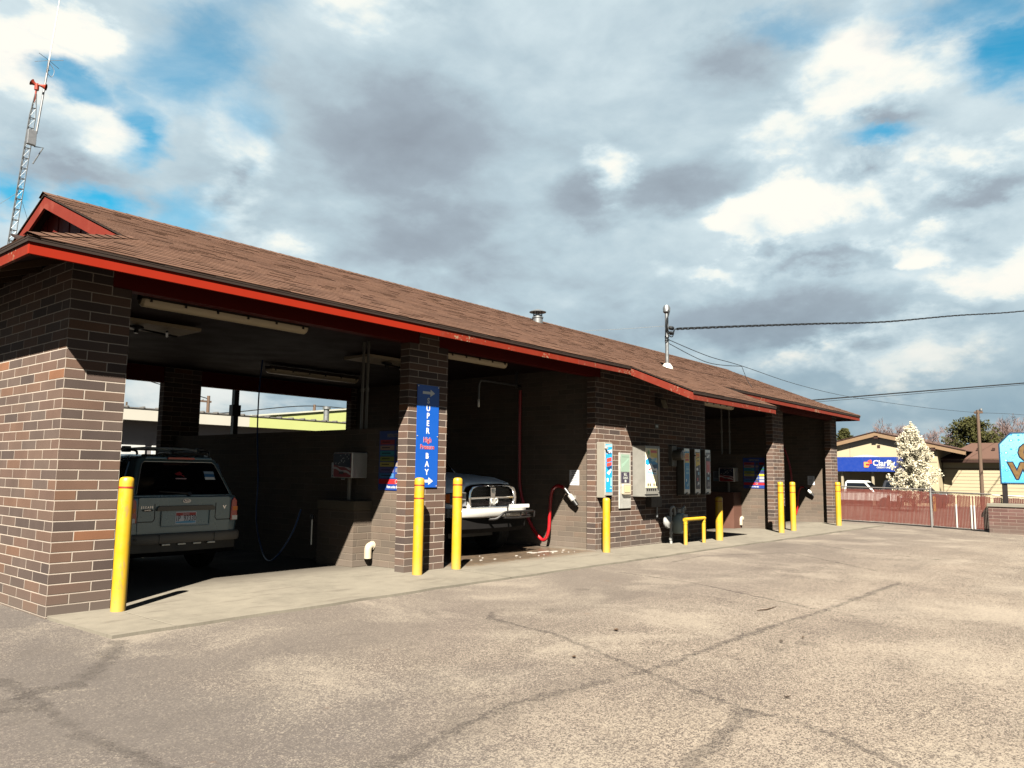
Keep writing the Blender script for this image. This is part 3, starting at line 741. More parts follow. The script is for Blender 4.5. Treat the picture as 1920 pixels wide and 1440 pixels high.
# ------------------------------------------------------------------ bollards
def bollard(x, y, h, r, label, bands=2, group='yellow bollards guarding the bays'):
    z = gz(x, min(y, 0))
    t = thing('bollard', label, 'bollard', (x, y, z), 0, group)
    mb = MB(); prof = [(r, -.05), (r, h-.07), (r*.985, h-.045), (r*.93, h-.022), (r*.78, h-.007), (r*.5, h), (0, h+.003)]
    mb.lathe(prof, seg=28); mb.build('sleeve', YELLOW, t)
    for k in range(bands):
        zz = (h-.115) if k == 0 else (h-.30)
        mb = MB(); mb.lathe([(r+.0025, zz), (r+.0025, zz+.018)], seg=28); mb.build('tape_band', YBAND, t)
    return t
bollard(.60, -.215, 1.355, .073, 'tall yellow bollard at the corner pillar beside the parked SUV', 1)
bollard(4.70, -.275, 1.365, .073, 'tall yellow bollard standing in front of the blue vertical sign')
bollard(5.578, -.195, 1.37, .073, 'tall yellow bollard with a sun-bleached side before the silver pickup')
bollard(9.56, -.316, 1.02, .073, 'short plain yellow bollard under the blue vending cabinet', 0)
bollard(14.06, -.52, 1.0, .085, 'short yellow bollard half in shade beyond the gas meter', 1)
bollard(17.85, -.55, 1.36, .078, 'tall yellow bollard left of the close pair at the far pillar')
bollard(19.0, -.46, 1.36, .078, 'tall yellow bollard right of the close pair before the red hose')
bollard(22.75, -.55, 1.37, .085, 'tall yellow bollard at the far end beside the red slat fence')

# ------------------------------------------------------------------ blue vertical sign on the second pillar
def super_sign():
    t = thing('vertical_sign', 'tall blue sign reading SUPER High Pressure BAY with white arrows', 'sign', (5.083, -.012, 1.215))
    F = Frame((0, 0, 0), (1, 0, 0), (0, 0, 1)); w, h = .455, 1.535
    mb = MB(); F.box(mb, -w/2, w/2, 0, h, 0, .006); mb.build('sign_panel', M('sign_blue', (.004, .078, .40), .35, var=.04, scale=2, k=1.3), t, .001)
    WH = M('sign_white', (.85, .86, .86), .4, var=.02); RD = M('sign_red', (.55, .02, .03), .4)
    def arrow(b):
        a = MB(); F.poly(a, [(-.12, b-.02), (.04, b-.02), (.04, b-.055), (.135, b), (.04, b+.055), (.04, b+.02), (-.12, b+.02)], .0065, .0085); a.build('arrow', WH, t)
    arrow(1.42); arrow(.094)
    def serif(mb, ch, b, hh):
        mb.text(F, ch, 0, b, hh, 0, .0065, .0085, .035, sx=.98)
        if False:
            bars = {'U': [(-.055, 1), (.055, 1)], 'P': [(-.045, 0), (-.045, 1)], 'R': [(-.05, 0), (.06, 0), (-.05, 1)], 'A': [(-.06, 0), (.06, 0)], 'Y': [(-.055, 1), (.055, 1), (0, 0)], 'E': [(-.05, 0), (-.05, 1)], 'B': [(-.05, 0), (-.05, 1)]}[ch]
            for a, top in bars:
                y0 = b+hh-.014 if top else b
                F.box(mb, a-.034, a+.034, y0, y0+.014, .0067, .0088)
    mb = MB(); b = 1.262
    for ch in 'SUPER': serif(mb, ch, b, .082); b -= .1135
    mb.build('lettering', WH, t)
    for txt, y, hh in (('High', .676, .072), ('Pressure', .572, .066)):
        mb = MB(); mb.text(F, txt, .0, y, hh, 0, .0062, .0072, .045, sx=.88); mb.build('lettering', WH, t)
        mb = MB(); mb.text(F, txt, 0, y, hh, 0, .0075, .009, .025, sx=.88); mb.build('lettering', RD, t)
    mb = MB(); b = .431
    for ch in 'BAY': serif(mb, ch, b, .082); b -= .1206
    mb.build('lettering', WH, t)
    for a in (-.21, .21):
        for bb in (.02, .765, 1.515):
            mb = MB(); F.disc(mb, a, bb, .009, .006, .011, seg=10); mb.build('screw', STEEL, t)
super_sign()

# ------------------------------------------------------------------ instruction boards, payment boxes, notices
PAPER = M('printed_paper', (.62, .62, .66), .6, var=.05, k=1.4)
INK = M('printed_ink', (.02, .02, .035), .6)
def bars(mb, F, a0, a1, b, n, gap, hh, rnd, mi, c=.0045):
    for k in range(n): F.box(mb, a0, a0+(a1-a0)*rnd.uniform(.7, 1), b-k*gap, b-k*gap+hh, c, c+.001, mi)
def instruction_board(x, y1, z0, w, h, label, group):
    t = thing('instruction_board', label, 'board', (x, y1, z0), 0, group)
    F = Frame((0, 0, 0), (0, -1, 0), (0, 0, 1)); rnd = random.Random(4)
    mb = MB(); F.box(mb, 0, w, 0, h, 0, .005); mb.build('board_panel', M('board_blue', (.012, .04, .20), .45, k=1.5), t)
    rows = [(.30, .045, .05), (.30, .20, .16), (.04, .22, .28), (.22, .25, .06), (.42, .36, .10), (.12, .10, .24), (.05, .16, .34)]
    rh = (h*.66)/len(rows); top = h*.855
    for i, c in enumerate(rows):
        b = top-rh*(i+1)
        mb = MB(); F.box(mb, w*.04, w*.52, b+rh*.1, b+rh*.92, .0055, .0075); mb.build('instruction_strip', M('strip_%d' % i, c, .5, k=1.5), t)
        mb = MB(); bars(mb, F, w*.10, w*.46, b+rh*.45, 1, .02, rh*.16, rnd, 0, .008); mb.build('strip_text', INK, t)
        mb = MB(); q = [(w*.57, b+rh*.15), (w*.68, b+rh*.1), (w*.72, b+rh*.5), (w*.66, b+rh*.9), (w*.58, b+rh*.8)]
        F.poly(mb, q, .0055, .0075); mb.build('strip_picture', M('strip_pic_%d' % (i % 3), [(.10, .08, .08), (.35, .28, .24), (.18, .20, .26)][i % 3], .5), t)
        mb = MB(); F.box(mb, w*.74, w*.97, b+rh*.12, b+rh*.9, .0055, .0072); mb.build('strip_side', M('strip_side_%d' % i, [(.35, .02, .02), (.05, .07, .06), (.02, .09, .06), (.03, .03, .12), (.75, .55, .04), (.45, .46, .5), (.40, .42, .5)][i], .5), t)
    mb = MB(); F.box(mb, w*.02, w*.98, h*.105, h*.185, .0055, .0072); mb.build('stop_strip', M('strip_stop', (.42, .02, .025), .5, k=1.4), t)
    mb = MB(); F.disc(mb, w*.62, h*.145, h*.036, .0075, .0085, seg=8); mb.build('stop_symbol', WHITE, t)
    mb = MB(); F.disc(mb, w*.62, h*.145, h*.029, .0088, .0095, seg=8); mb.build('stop_symbol_red', M('strip_stop', ()), t)
    mb = MB(); mb.text(F, 'INSTRUCTIONS', w*.5, h*.895, h*.055, 0, .0055, .0075, .03, sx=.62); mb.build('lettering', M('board_tan', (.45, .38, .26), .5), t)
    mb = MB(); mb.text(F, 'Have a nice day!', w*.5, h*.035, h*.045, 0, .0055, .0075, .035, sx=.72); mb.build('lettering', WHITE, t)
    return t
instruction_board(4.944, .905, 1.16, .68, .91, 'blue INSTRUCTIONS board on the dividing wall beside the blue vertical sign', 'wash instruction boards')
instruction_board(19.094, 1.02, 1.09, .66, .89, 'blue INSTRUCTIONS board on the far bay wall near the far pillar', 'wash instruction boards')

def payment_box(x0, x1, y0, y1, z0, z1, foot, label):
    t = thing('payment_box', label, 'payment box', (x0, y0, z0), 0, 'coin boxes in the wash bays')
    mb = MB(); mb.box(0, x1-x0, 0, y1-y0, 0, z1-z0); mb.build('box_body', STEEL, t, .012)
    F = Frame((-.001, y1-y0-.02, 0), (0, -1, 0), (0, 0, 1)); w = y1-y0-.04; h = z1-z0
    mb = MB(); F.box(mb, 0, w, .015, h-.015, 0, .004); mb.build('face_plate', M('flag_red', (.32, .015, .02), .4), t)
    WHm = M('flag_white', (.6, .58, .56), .4)
    for k in range(3):          # waving white stripes
        mb = MB(); P = []; Q = []
        for i in range(9):
            a = w*i/8; bb = .05+k*.075+.09*(1-i/8)+.012*math.sin(i*1.3+k)
            P.append((a, bb)); Q.append((a, bb+.034))
        for i in range(8): F.poly(mb, [P[i], P[i+1], Q[i+1], Q[i]], .0045, .006)
        mb.build('flag_stripe', WHm, t)
    mb = MB(); F.poly(mb, [(0, h*.52), (w*.35, h*.46), (w, h*.40), (w, h-.02), (0, h-.02)], .0062, .0072); mb.build('flag_canton', M('flag_navy', (.008, .010, .035), .4), t)
    rnd = random.Random(2); mb = MB()
    for k in range(16): F.disc(mb, w*rnd.uniform(.1, .92), h*rnd.uniform(.55, .92), .012, .0076, .0086, seg=5)
    mb.build('flag_star', WHm, t)
    mb = MB(); F.box(mb, w*.35, w*.6, .06, .10, .0075, .012); mb.build('coin_slot', BLACK, t)
    mb = MB(); mb.tube([((x1-x0)*.5, (y1-y0)*.5, 0), ((x1-x0)*.5, (y1-y0)*.5, foot-z0)], .03, 10); mb.build('leg', BEIGEMETAL, t)
    return t
payment_box(4.64, 4.947, 1.19, 1.66, 1.335, 1.735, .99, 'steel coin box with a stars and stripes face above the stone pier')
payment_box(18.80, 19.097, 1.18, 1.66, 1.27, 1.68, .96, 'steel coin box with a stars and stripes face in the far bay')
def notice(F, w, h, label, head=(), blue=False, cat='notice', seed=1, pap=None):
    t = thing('notice', label, cat, F.o)
    G = Frame((0, 0, 0), F.r, F.u); rnd = random.Random(seed)
    mb = MB(); G.box(mb, 0, w, 0, h, .001, .003); mb.build('sheet', pap or PAPER, t)
    mb = MB(); b = h*.86
    for tx in head: mb.text(G, tx, w/2, b-.0, h*.085, 0, .0035, .0045, .03, sx=.8); b -= h*.13
    bars(mb, G, w*.12, w*.88, b, 6, h*.10, h*.035, rnd, 0, .0035)
    mb.build('print', INK, t)
    if blue:
        mb = MB(); G.box(mb, w*.1, w*.9, h*.06, h*.16, .0047, .0055); mb.build('print_band', M('print_teal', (.05, .25, .30), .5), t)
    return t
notice(FX(4.948, 2.10, 1.335), .24, .245, 'white printed notice left of the coin box in the first bay', ('SPRAY', 'CAR WASH'), True, seed=3)
notice(FX(4.948, 1.84, 1.30), .10, .31, 'narrow blue and white notice tucked behind the coin box', (), True, seed=4)
notice(FX(9.797, .715, 1.22), .235, .30, 'white printed notice on the bay wall above the red hose nozzle', ('Brand New', 'Air Dryer'), seed=5)
notice(FX(19.097, 1.98, 1.275), .25, .30, 'grey and blue notice beside the coin box in the far bay', (), True, seed=6, pap=M('paper_grey', (.3, .32, .38), .6))
notice(FX(24.247, .90, 1.165), .235, .305, 'white notice above the far red hose in the last bay', ('Brand New', 'Air Dryer'), seed=7)
def poster():
    F = FX(9.797, 5.35, 1.70)
    t = thing('poster', 'dim framed poster deep inside the pickup bay', 'poster', F.o); G = Frame((0, 0, 0), F.r, F.u)
    mb = MB(); G.box(mb, 0, .75, 0, .50, 0, .01); mb.build('poster_sheet', M('poster_dark', (.05, .04, .05), .5), t)
    mb = MB(); G.box(mb, .03, .72, .40, .47, .0105, .012); mb.build('header', M('poster_head', (.16, .13, .10), .5), t)
    mb = MB(); G.poly(mb, [(.06, .05), (.25, .03), (.33, .18), (.28, .33), (.15, .36), (.05, .22)], .0105, .012); mb.build('picture', M('poster_pic', (.12, .10, .10), .5), t)
    mb = MB(); bars(mb, G, .42, .68, .30, 4, .06, .02, random.Random(1), 0, .0105); mb.build('print', M('poster_head', ()), t)
poster()

# ------------------------------------------------------------------ cream dryer elbows
def elbow(x, y, z, label):
    t = thing('vent_elbow', label, 'pipe elbow', (x, y, z), 0, 'cream pipe elbows low on bay walls')
    mb = MB(); mb.tube(bez([(0, 0, 0), (-.035, 0, .0), (-.075, 0, -.02), (-.09, 0, -.07), (-.09, 0, -.19)], 6), .058, 16, caps=True)
    mb.build('elbow_pipe', PVC, t)
    mb = MB(); mb.lathe([(.048, 0), (.048, -.002)], (-.09, 0, -.193), seg=16); mb.build('opening', BLACK, t)
    mb = MB(); mb.lathe([(.07, 0), (.07, .02)], (-.021, 0, 0), (1, 0, 0), 18); mb.build('flange', PVC, t)
elbow(4.949, 1.0, .30, 'cream pipe elbow low on the wall beside the stone pier')
elbow(19.099, 1.10, .20, 'cream pipe elbow low on the wall in the far bay')

# ------------------------------------------------------------------ hoses
HRED = M('red_hose_rubber', (.42, .006, .012), .35, var=.1); HBLUE = M('blue_hose_rubber', (.012, .06, .20), .4)
def dryer_hose(label, pts, nz, fl):
    t = thing('dryer_hose', label, 'hose', pts[0], 0, 'red air dryer hoses')
    o = Vector(pts[0]); mb = MB(); mb.tube([p-o for p in bez(pts, 10)], .034, 12); mb.build('hose', HRED, t)
    a, b = Vector(nz[0])-o, Vector(nz[1])-o; L = (b-a).length; ax = (b-a).normalized()
    mb = MB(); mb.lathe([(.036, -.06), (.042, 0), (.042, .10)], a, ax, 14); mb.build('nozzle_cuff', BLACK, t)
    mb = MB(); mb.lathe([(.045, .10), (.052, .12), (.052, L*.62), (.045, L*.66)], a, ax, 16); mb.build('nozzle_body', STEEL, t)
    mb = MB(); mb.lathe([(.05, L*.66), (.04, L), (.03, L)], a, ax, 14); mb.build('nozzle_tip', BLACK, t)
    mb = MB(); w = Vector((fl, b.y+.1+0*o.y, b.z+.06)); mb.hexa([(x, y, z) for z in ((a+ax*L*.5).z-.02, (a+ax*L*.5).z+.05) for x, y in (((a+ax*L*.5).x-.03, (a+ax*L*.5).y-.03), (fl-o.x, (a+ax*L*.5).y-.03), (fl-o.x, (a+ax*L*.5).y+.03), ((a+ax*L*.5).x-.03, (a+ax*L*.5).y+.03))]); mb.build('wall_hook', STEEL, t)
    return t
dryer_hose('thick red air hose looping down beside the silver pickup to a wall nozzle',
    [(9.60, 1.87, 3.19), (9.6, 1.875, 2.5), (9.6, 1.865, 1.8), (9.6, 1.84, 1.1), (9.6, 1.61, .505), (9.6, 1.38, .20), (9.6, 1.20, .105), (9.6, 1.09, .30), (9.6, 1.06, .75), (9.61, 1.02, 1.08), (9.64, .90, 1.20), (9.66, .76, 1.165)],
    [(9.67, .70, 1.10), (9.72, .475, .82)], 9.798)
dryer_hose('thick red air hose in the last bay behind a pair of bollards',
    [(23.95, 1.9, 3.2), (23.95, 1.75, 2.7), (24.0, 1.52, 2.2), (24.0, 1.38, 1.5), (24.0, 1.40, .8), (24.0, 1.38, .3), (24.0, 1.30, .10), (24.02, 1.22, .3), (24.05, 1.18, .8), (24.08, 1.10, 1.06), (24.1, .98, 1.09)],
    [(24.12, .93, 1.05), (24.18, .69, .79)], 24.248)
t = thing('wash_hose', 'thin blue wash hose hanging in a loop beside the parked SUV', 'hose', (4.2, 3.0, 3.4))
mb = MB(); P = bez([(5.0, 4.4, 3.5), (4.9, 4.3, 2.9), (4.75, 4.05, 2.1), (4.62, 3.75, 1.3), (4.5, 3.55, .6), (4.35, 3.1, .12), (4.2, 2.65, -.01), (4.25, 2.45, .12), (4.45, 2.4, .45), (4.60, 2.41, .81)], 10)
mb.tube([Vector(p)-Vector((4.2, 3.0, 3.4)) for p in P], .013, 8); mb.build('hose', HBLUE, t)
t = thing('hose_boom', 'bent steel overhead boom arm inside the pickup bay', 'boom arm', (9.45, 1.85, 3.28))
mb = MB(); mb.tube(bez([(0, 0, 0), (-.5, .0, .0), (-1.05, .01, 0), (-1.12, .02, -.03), (-1.14, .03, -.12), (-1.145, .03, -.38)], 5), .02, 10); mb.build('arm', GALV, t)
mb = MB(); mb.tube([(0, 0, .3), (0, 0, -.05)], .03, 10); mb.tube([(0, 0, .0), (.15, .02, .0)], .03, 10); mb.build('swivel', BLACK, t)
mb = MB(); mb.lathe([(.016, 0), (.024, -.02), (.024, -.14), (.012, -.16)], (-1.145, .03, -.38), seg=10); mb.build('arm_end', STEEL, t)
t = thing('spray_wand', 'slim steel spray wand upright in its holder behind the stone pier', 'wand', (4.6, 2.1, .26))
mb = MB(); mb.tube([(0, 0, 0), (0, 0, .40)], .014, 8); mb.build('lance', STEEL, t)
mb = MB(); mb.lathe([(.03, 0), (.035, .05), (.02, .08)], (0, 0, .40), seg=10); mb.build('grip', BLACK, t)

# ------------------------------------------------------------------ ceiling lights
TUBEW = M('diffuser_plastic', (.50, .41, .27), .45, var=.1, k=1.7)
def tube_light(x0, x1, y, z, w, label):
    t = thing('strip_light', label, 'strip light', ((x0+x1)/2, y, z), 0, 'strip lights under the ceilings'); L = (x1-x0)/2
    n = 10; ring = []
    for xx in (-L, -L+.03, L-.03, L):
        s = .7 if abs(xx) == L else 1
        ring.append([(xx, w*s*math.cos(math.pi+math.pi*k/n), -.02+.085*s*math.sin(math.pi+math.pi*k/n)) for k in range(n+1)])
    mb = MB(); mb.loft(ring, 0, True, True); mb.build('diffuser', TUBEW, t)
    mb = MB(); mb.box(-L, L, -w*.9, w*.9, -.019, .045); mb.build('housing', M('light_housing', (.06, .04, .03), .6), t)
    for k in range(6):
        xx = -L+.1+k*(2*L-.2)/5; mb = MB(); mb.box(xx-.012, xx+.012, -w-.012, -w+.006, -.05, .02); mb.build('clip', BLACK, t)
    for xx in (-L*.6, L*.6):
        mb = MB(); mb.tube([(xx, 0, .045), (xx, 0, 3.58-z)], .01, 6); mb.build('hanger', BLACK, t)
tube_light(.93, 3.22, .52, 3.42, .075, 'long strip light with clips just inside the SUV bay opening')
tube_light(.9, 2.4, 5.4, 3.5, .12, 'dim strip light near the back of the SUV bay')
tube_light(5.7, 7.95, 5.3, 3.5, .12, 'strip light near the back of the pickup bay')
tube_light(5.7, 7.6, .6, 3.44, .075, 'strip light just inside the pickup bay opening')
tube_light(15.0, 17.2, .5, 3.35, .075, 'strip light just inside the bay beyond the gas meter')
def panel_heater(x, y, label):
    t = thing('ceiling_panel', label, 'panel', (x, y, 3.50), 0, 'pale panels under the ceilings')
    mb = MB(); mb.box(-.75, .75, -.35, .35, 0, .05); mb.build('panel_sheet', M('panel_cream', (.42, .34, .23), .6, k=1.4), t)
    mb = MB(); mb.lathe([(.02, 0), (.1, -.02), (.1, -.05), (.03, -.07), (.03, -.12), (0, -.12)], (-.1, -.1, 0), seg=14); mb.build('fan_hub', BLACK, t)
    mb = MB(); mb.tube([(-.1, -.1, -.05), (.6, .1, -.05)], .015, 6); mb.tube([(.3, -.2, -.05), (.5, .2, -.05)], .02, 6); mb.build('brace', BLACK, t)
    for a in (-.6, .6):
        mb = MB(); mb.tube([(a, 0, .05), (a, 0, .08)], .012, 6); mb.build('hanger', BLACK, t)
panel_heater(2.0, 2.85, 'cream ceiling panel with a dark hub over the SUV')
panel_heater(6.6, 2.7, 'cream ceiling panel with a dark hub over the pickup')
# ------------------------------------------------------------------ office wall equipment
def cabinet(x0, x1, d, z0, z1, name, label, cat, mat, group=None):
    t = thing(name, label, cat, (x0, 0, z0), 0, group)
    mb = MB(); mb.box(0, x1-x0, -d, -.001, 0, z1-z0); mb.build('cabinet_body', mat, t, .008)
    return t, Frame((0, -d, 0), (1, 0, 0), (0, 0, 1)), x1-x0, z1-z0
def art(t, F, w, h, a0, a1, b0, b1, base, shapes):
    mb = MB(); F.box(mb, a0, a1, b0, b1, .001, .004); mb.build('printed_face', base, t)
    for k, (mat, pts) in enumerate(shapes):
        c = .0045+.0008*k
        mb = MB(); F.poly(mb, [(a0+(a1-a0)*x, b0+(b1-b0)*y) for x, y in pts], c, c+.0006); mb.build('printed_shape', mat, t)
def C(n, c): return M('ink_'+n, c, .35, var=.04, k=1.7)
CY, LB, RD, OR, YE, CRM, NV, WHT, GRN, DK, PK = C('cyan', (.01, .26, .55)), C('pale_blue', (.25, .5, .65)), C('red', (.55, .05, .03)), C('orange', (.6, .2, .03)), C('yellow', (.7, .5, .06)), C('cream', (.75, .68, .45)), C('navy', (.01, .04, .12)), C('white', (.8, .8, .78)), C('green', (.1, .4, .1)), C('dark', (.03, .025, .045)), C('pink', (.5, .12, .12))
def rect(x0, x1, y0, y1, sk=0): return [(x0, y0), (x1, y0+sk), (x1, y1+sk), (x0, y1)]
# blue vending cabinet
t, F, w, h = cabinet(9.70, 9.965, .185, .99, 2.07, 'vending_cabinet', 'slim beige cabinet with a bright blue slanted printed door', 'vending cabinet', BEIGEMETAL)
mb = MB(); F.box(mb, .0, w+.006, .045, h-.02, .0, .012); mb.build('door', STEEL, t, .003)
F2 = Frame((0, -.185-.012, 0), (1, 0, 0), (0, 0, 1))
art(t, F2, w, h, .025, w-.02, .11, h-.04, CY, [(LB, rect(0, 1, .93, .98, .02)), (WHT, rect(.1, .95, .79, .86, .03)), (RD, rect(.12, .9, .62, .70, .03)), (RD, rect(.12, .9, .53, .60, .03)), (WHT, [(.1, .40), (.5, .36), (.85, .45), (.8, .49), (.4, .44)]), (WHT, rect(.12, .36, .22, .29)), (LB, rect(.6, .9, .06, .09)), (LB, rect(.7, .9, .12, .30)), (NV, [(.1, .52), (.9, .55), (.9, .5), (.4, .47)])])
mb = MB(); mb.text(F2, 'BLUE', .02+(w)/2-.01, .80*(h-.15)+.115, .05, 0, .009, .0102, .04, sx=.8, shear=.2); mb.build('lettering', NV, t)
mb = MB(); mb.lathe([(.018, 0), (.018, .03), (.03, .035), (.03, .05)], (.0, -.2, h-.12), (0, -1, 0), 12); mb.build('lock', STEEL, t)
mb = MB(); F.box(mb, .05, w, .0, .04, -.05, .0); mb.build('tray', BLACK, t)
# bill changer: a flat steel panel
t, F, w, h = cabinet(10.49, 10.94, .03, .755, 1.885, 'bill_changer', 'flat steel wall panel reading BILL CHANGER with a cream tray', 'bill changer', STEEL)
art(t, F, w, h, .055, w-.06, h-.385, h-.03, C('sage', (.19, .27, .21)), [(C('sage2', (.22, .33, .26)), [(.1, .2), (.9, .7), (.85, .8), (.08, .4)]), (C('sage3', (.17, .24, .19)), rect(.1, .9, .85, .9))])
mb = MB(); F.box(mb, .065, w-.07, h-.61, h-.395, .001, .006); mb.build('label_panel', DK, t)
mb = MB(); mb.text(F, 'BILL', w/2, h-.465, .055, 0, .0065, .008, .02, sx=.9); mb.text(F, 'CHANGER', w/2, h-.53, .045, 0, .0065, .008, .02, sx=.62); F.box(mb, w/2-.03, w/2+.03, h-.6, h-.548, .0065, .008); mb.build('lettering', C('sagegrey', (.4, .42, .38)), t)
mb = MB()
pts = rrect(.31, .215, .03, 3); F.poly(mb, [(w/2+x, h-.745+y) for x, y in pts], .001, .05); mb.build('coin_tray', PVC, t, .01)
mb = MB(); F.poly(mb, [(w/2+x*.68, h-.74+y*.6) for x, y in pts], .0505, .056); mb.build('tray_cup', C('tray', (.42, .34, .2)), t, .004)
# big steel vending machine
t, F, w, h = cabinet(11.05, 11.66, .31, .99, 2.05, 'vending_machine', 'big steel vending machine with a cream, yellow and blue printed front', 'vending machine', M('steel_vend', (.36, .345, .31), .45, .35, var=.12, scale=5))
art(t, F, w, h, .0, .50, .19, h-.055, CRM, [(YE, [(.38, .98), (.98, .98), (.98, .75), (.42, .79)]), (OR, rect(.42, .95, .88, .96, 0)), (RD, rect(.45, .92, .895, .945)), (CY, [(.0, .70), (.35, .76), (1., .62), (1., .45), (.3, .55), (.0, .60)]), (WHT, [(.05, .52), (.4, .62), (.95, .48), (.95, .33), (.5, .30), (.08, .34)]), (NV, [(.5, .58), (.95, .60), (.95, .5), (.7, .48)]), (LB, [(.1, .44), (.5, .40), (.9, .36), (.9, .33), (.1, .36)]), (GRN, [(.16, .90), (.26, .96), (.34, .88), (.26, .82)]), (LB, [(.4, .70), (.9, .77), (.9, .70), (.5, .66)]), (RD, [(.2, .46), (.4, .50), (.42, .47), (.22, .43)]), (DK, rect(.62, .85, .40, .43))])
mb = MB()
for a in (.13, .30, .62, .80):
    x = .5*a; F.poly(mb, [(x, .25), (x+.03, .30), (x+.06, .25)], .006, .008); F.poly(mb, [(x, .245), (x+.03, .20), (x+.06, .245)], .006, .008)
mb.build('arrow_print', DK, t)
mb = MB()
for k in range(5): F.box(mb, .045+k*.085, .085+k*.085, .135, .17, .0, .012)
mb.build('selector_button', BLACK, t)
mb = MB(); F.box(mb, .0, w-.09, .03, .055, -.02, .004); mb.build('delivery_slot', BLACK, t)
mb = MB(); F.box(mb, w-.085, w-.04, .1, h-.05, .0, .012); mb.build('hinge_strip', STEEL, t, .003)
t2 = thing('utility_box', 'small plain brown box below the big steel vending machine', 'box', (11.585, 0, .755))
mb = MB(); mb.box(0, .455, -.14, -.001, 0, .225); mb.build('box_body', BROWNMETAL, t2, .006)
mb = MB(); mb.tube([(.40, -.05, 0), (.40, -.05, -.22)], .02, 8); mb.build('conduit', GALV, t2)
# electric meter
t = thing('electric_meter', 'round grey electric meter on a wall socket box', 'meter', (12.61, 0, 1.64))
mb = MB(); mb.box(0, .235, -.09, -.001, 0, .455); mb.build('socket_box', M('meter_grey', (.22, .21, .19), .5, .2), t, .006)
mb = MB(); mb.lathe([(.115, 0), (.115, .17), (.105, .20)], (.115, -.09, .25), (0, -1, 0), 26); mb.build('meter_body', M('meter_body', (.17, .155, .13), .5, .2), t)
mb = MB(); mb.lathe([(.105, .20), (.108, .21), (.06, .235), (.0, .24)], (.115, -.09, .25), (0, -1, 0), 26); mb.build('meter_face', M('meter_face', (.33, .31, .29), .25), t)
# three narrow vending columns on one back panel
tb = thing('backing_panel', 'dark brown metal backing panel behind three slim vending columns', 'panel', (12.98, 0, .975))
mb = MB(); mb.box(0, 1.48, -.035, -.001, 0, 1.10); mb.build('panel_sheet', BROWNMETAL, tb, .004)
designs = [('slim vending column with a red and yellow top over blue print', CY, [(YE, rect(0, 1, .70, .96)), (OR, rect(.08, .9, .82, .94, .01)), (RD, rect(.1, .9, .74, .80, .01)), (LB, rect(.15, .85, .5, .56)), (LB, rect(.15, .85, .40, .46)), (LB, rect(.15, .85, .58, .6)), (WHT, rect(.15, .35, .2, .27)), (LB, [(.2, .12), (.6, .16), (.85, .30), (.8, .1), (.4, .06)])]),
           ('slim vending column with a yellow top over black print', DK, [(YE, [(0, .60), (1, .66), (1, .98), (0, .98)]), (OR, rect(.1, .9, .88, .96)), (DK, [(.1, .84), (.9, .88), (.9, .86), (.1, .82)]), (DK, rect(.2, .8, .75, .77)), (WHT, rect(.1, .5, .50, .57)), (LB, rect(.45, .8, .38, .46)), (PK, rect(.2, .5, .22, .3)), (WHT, [(.3, .1), (.8, .14), (.7, .2), (.35, .17)])]),
           ('slim vending column with a pink middle and a grey top at the wall end', DK, [(C('grey', (.25, .23, .23)), rect(0, 1, .85, .98)), (WHT, [(.1, .86), (.7, .95), (.9, .93), (.5, .86)]), (PK, rect(0, 1, .44, .76)), (RD, rect(.3, .75, .5, .66)), (WHT, rect(.4, .7, .40, .46)), (LB, rect(.2, .7, .25, .32)), (C('grey', ()), [(.1, .06), (.85, .08), (.8, .18), (.3, .2)])])]
for k, (lab, base, shp) in enumerate(designs):
    x0 = 12.955+k*.537
    t = thing('vending_column', lab, 'vending column', (x0, -.036, 1.0), 0, 'slim vending columns')
    mb = MB(); mb.box(0, .27, -.165, 0, 0, 1.055); mb.build('cabinet_body', M('column_brown', (.13, .115, .095), .45, .3), t, .006)
    F = Frame((0, -.165, 0), (1, 0, 0), (0, 0, 1))
    mb = MB(); F.box(mb, .002, .268, .03, 1.05, .0, .01); mb.build('door', STEEL, t, .003)
    F2 = Frame((0, -.175, 0), (1, 0, 0), (0, 0, 1)); art(t, F2, .27, 1.05, .03, .24, .13, .985, base, shp)
    mb = MB(); mb.lathe([(.015, 0), (.015, .03)], (.0, -.19, .9), (-1, 0, 0), 10); mb.build('lock', BLACK, t)
    mb = MB(); F.poly(mb, [(.01, .02), (.12, .06), (.13, .045), (.02, .0)], .011, .03); mb.build('delivery_chute', BLACK, t)
# flood light and plaque
t = thing('flood_light', 'small wedge shaped flood light high on the office wall', 'flood light', (12.15, 0, 2.99))
mb = MB(); mb.hexa([(-.13, -.20, -.10), (.13, -.20, -.10), (.13, -.001, -.02), (-.13, -.001, -.02), (-.13, -.13, .12), (.13, -.13, .12), (.13, -.001, .14), (-.13, -.001, .14)]); mb.build('housing', BROWNMETAL, t, .006)
mb = MB(); mb.hexa([(-.11, -.204, -.085), (.11, -.204, -.085), (.11, -.19, -.085), (-.11, -.19, -.085), (-.11, -.142, .105), (.11, -.142, .105), (.11, -.125, .105), (-.11, -.125, .105)]); mb.build('lens', M('flood_lens', (.42, .38, .28), .25), t)
t = thing('small_plaque', 'tiny grey plate on the shaded office wall below the flood light', 'plaque', (12.0, 0, 2.46))
mb = MB(); mb.box(0, .15, -.012, -.001, 0, .1); mb.build('plate', M('plaque_grey', (.16, .18, .17), .5), t, .002)
mb = MB(); mb.box(.03, .07, -.014, -.0122, .03, .07); mb.box(.085, .125, -.014, -.0122, .03, .07); mb.build('plate_mark', C('sagegrey', ()), t)
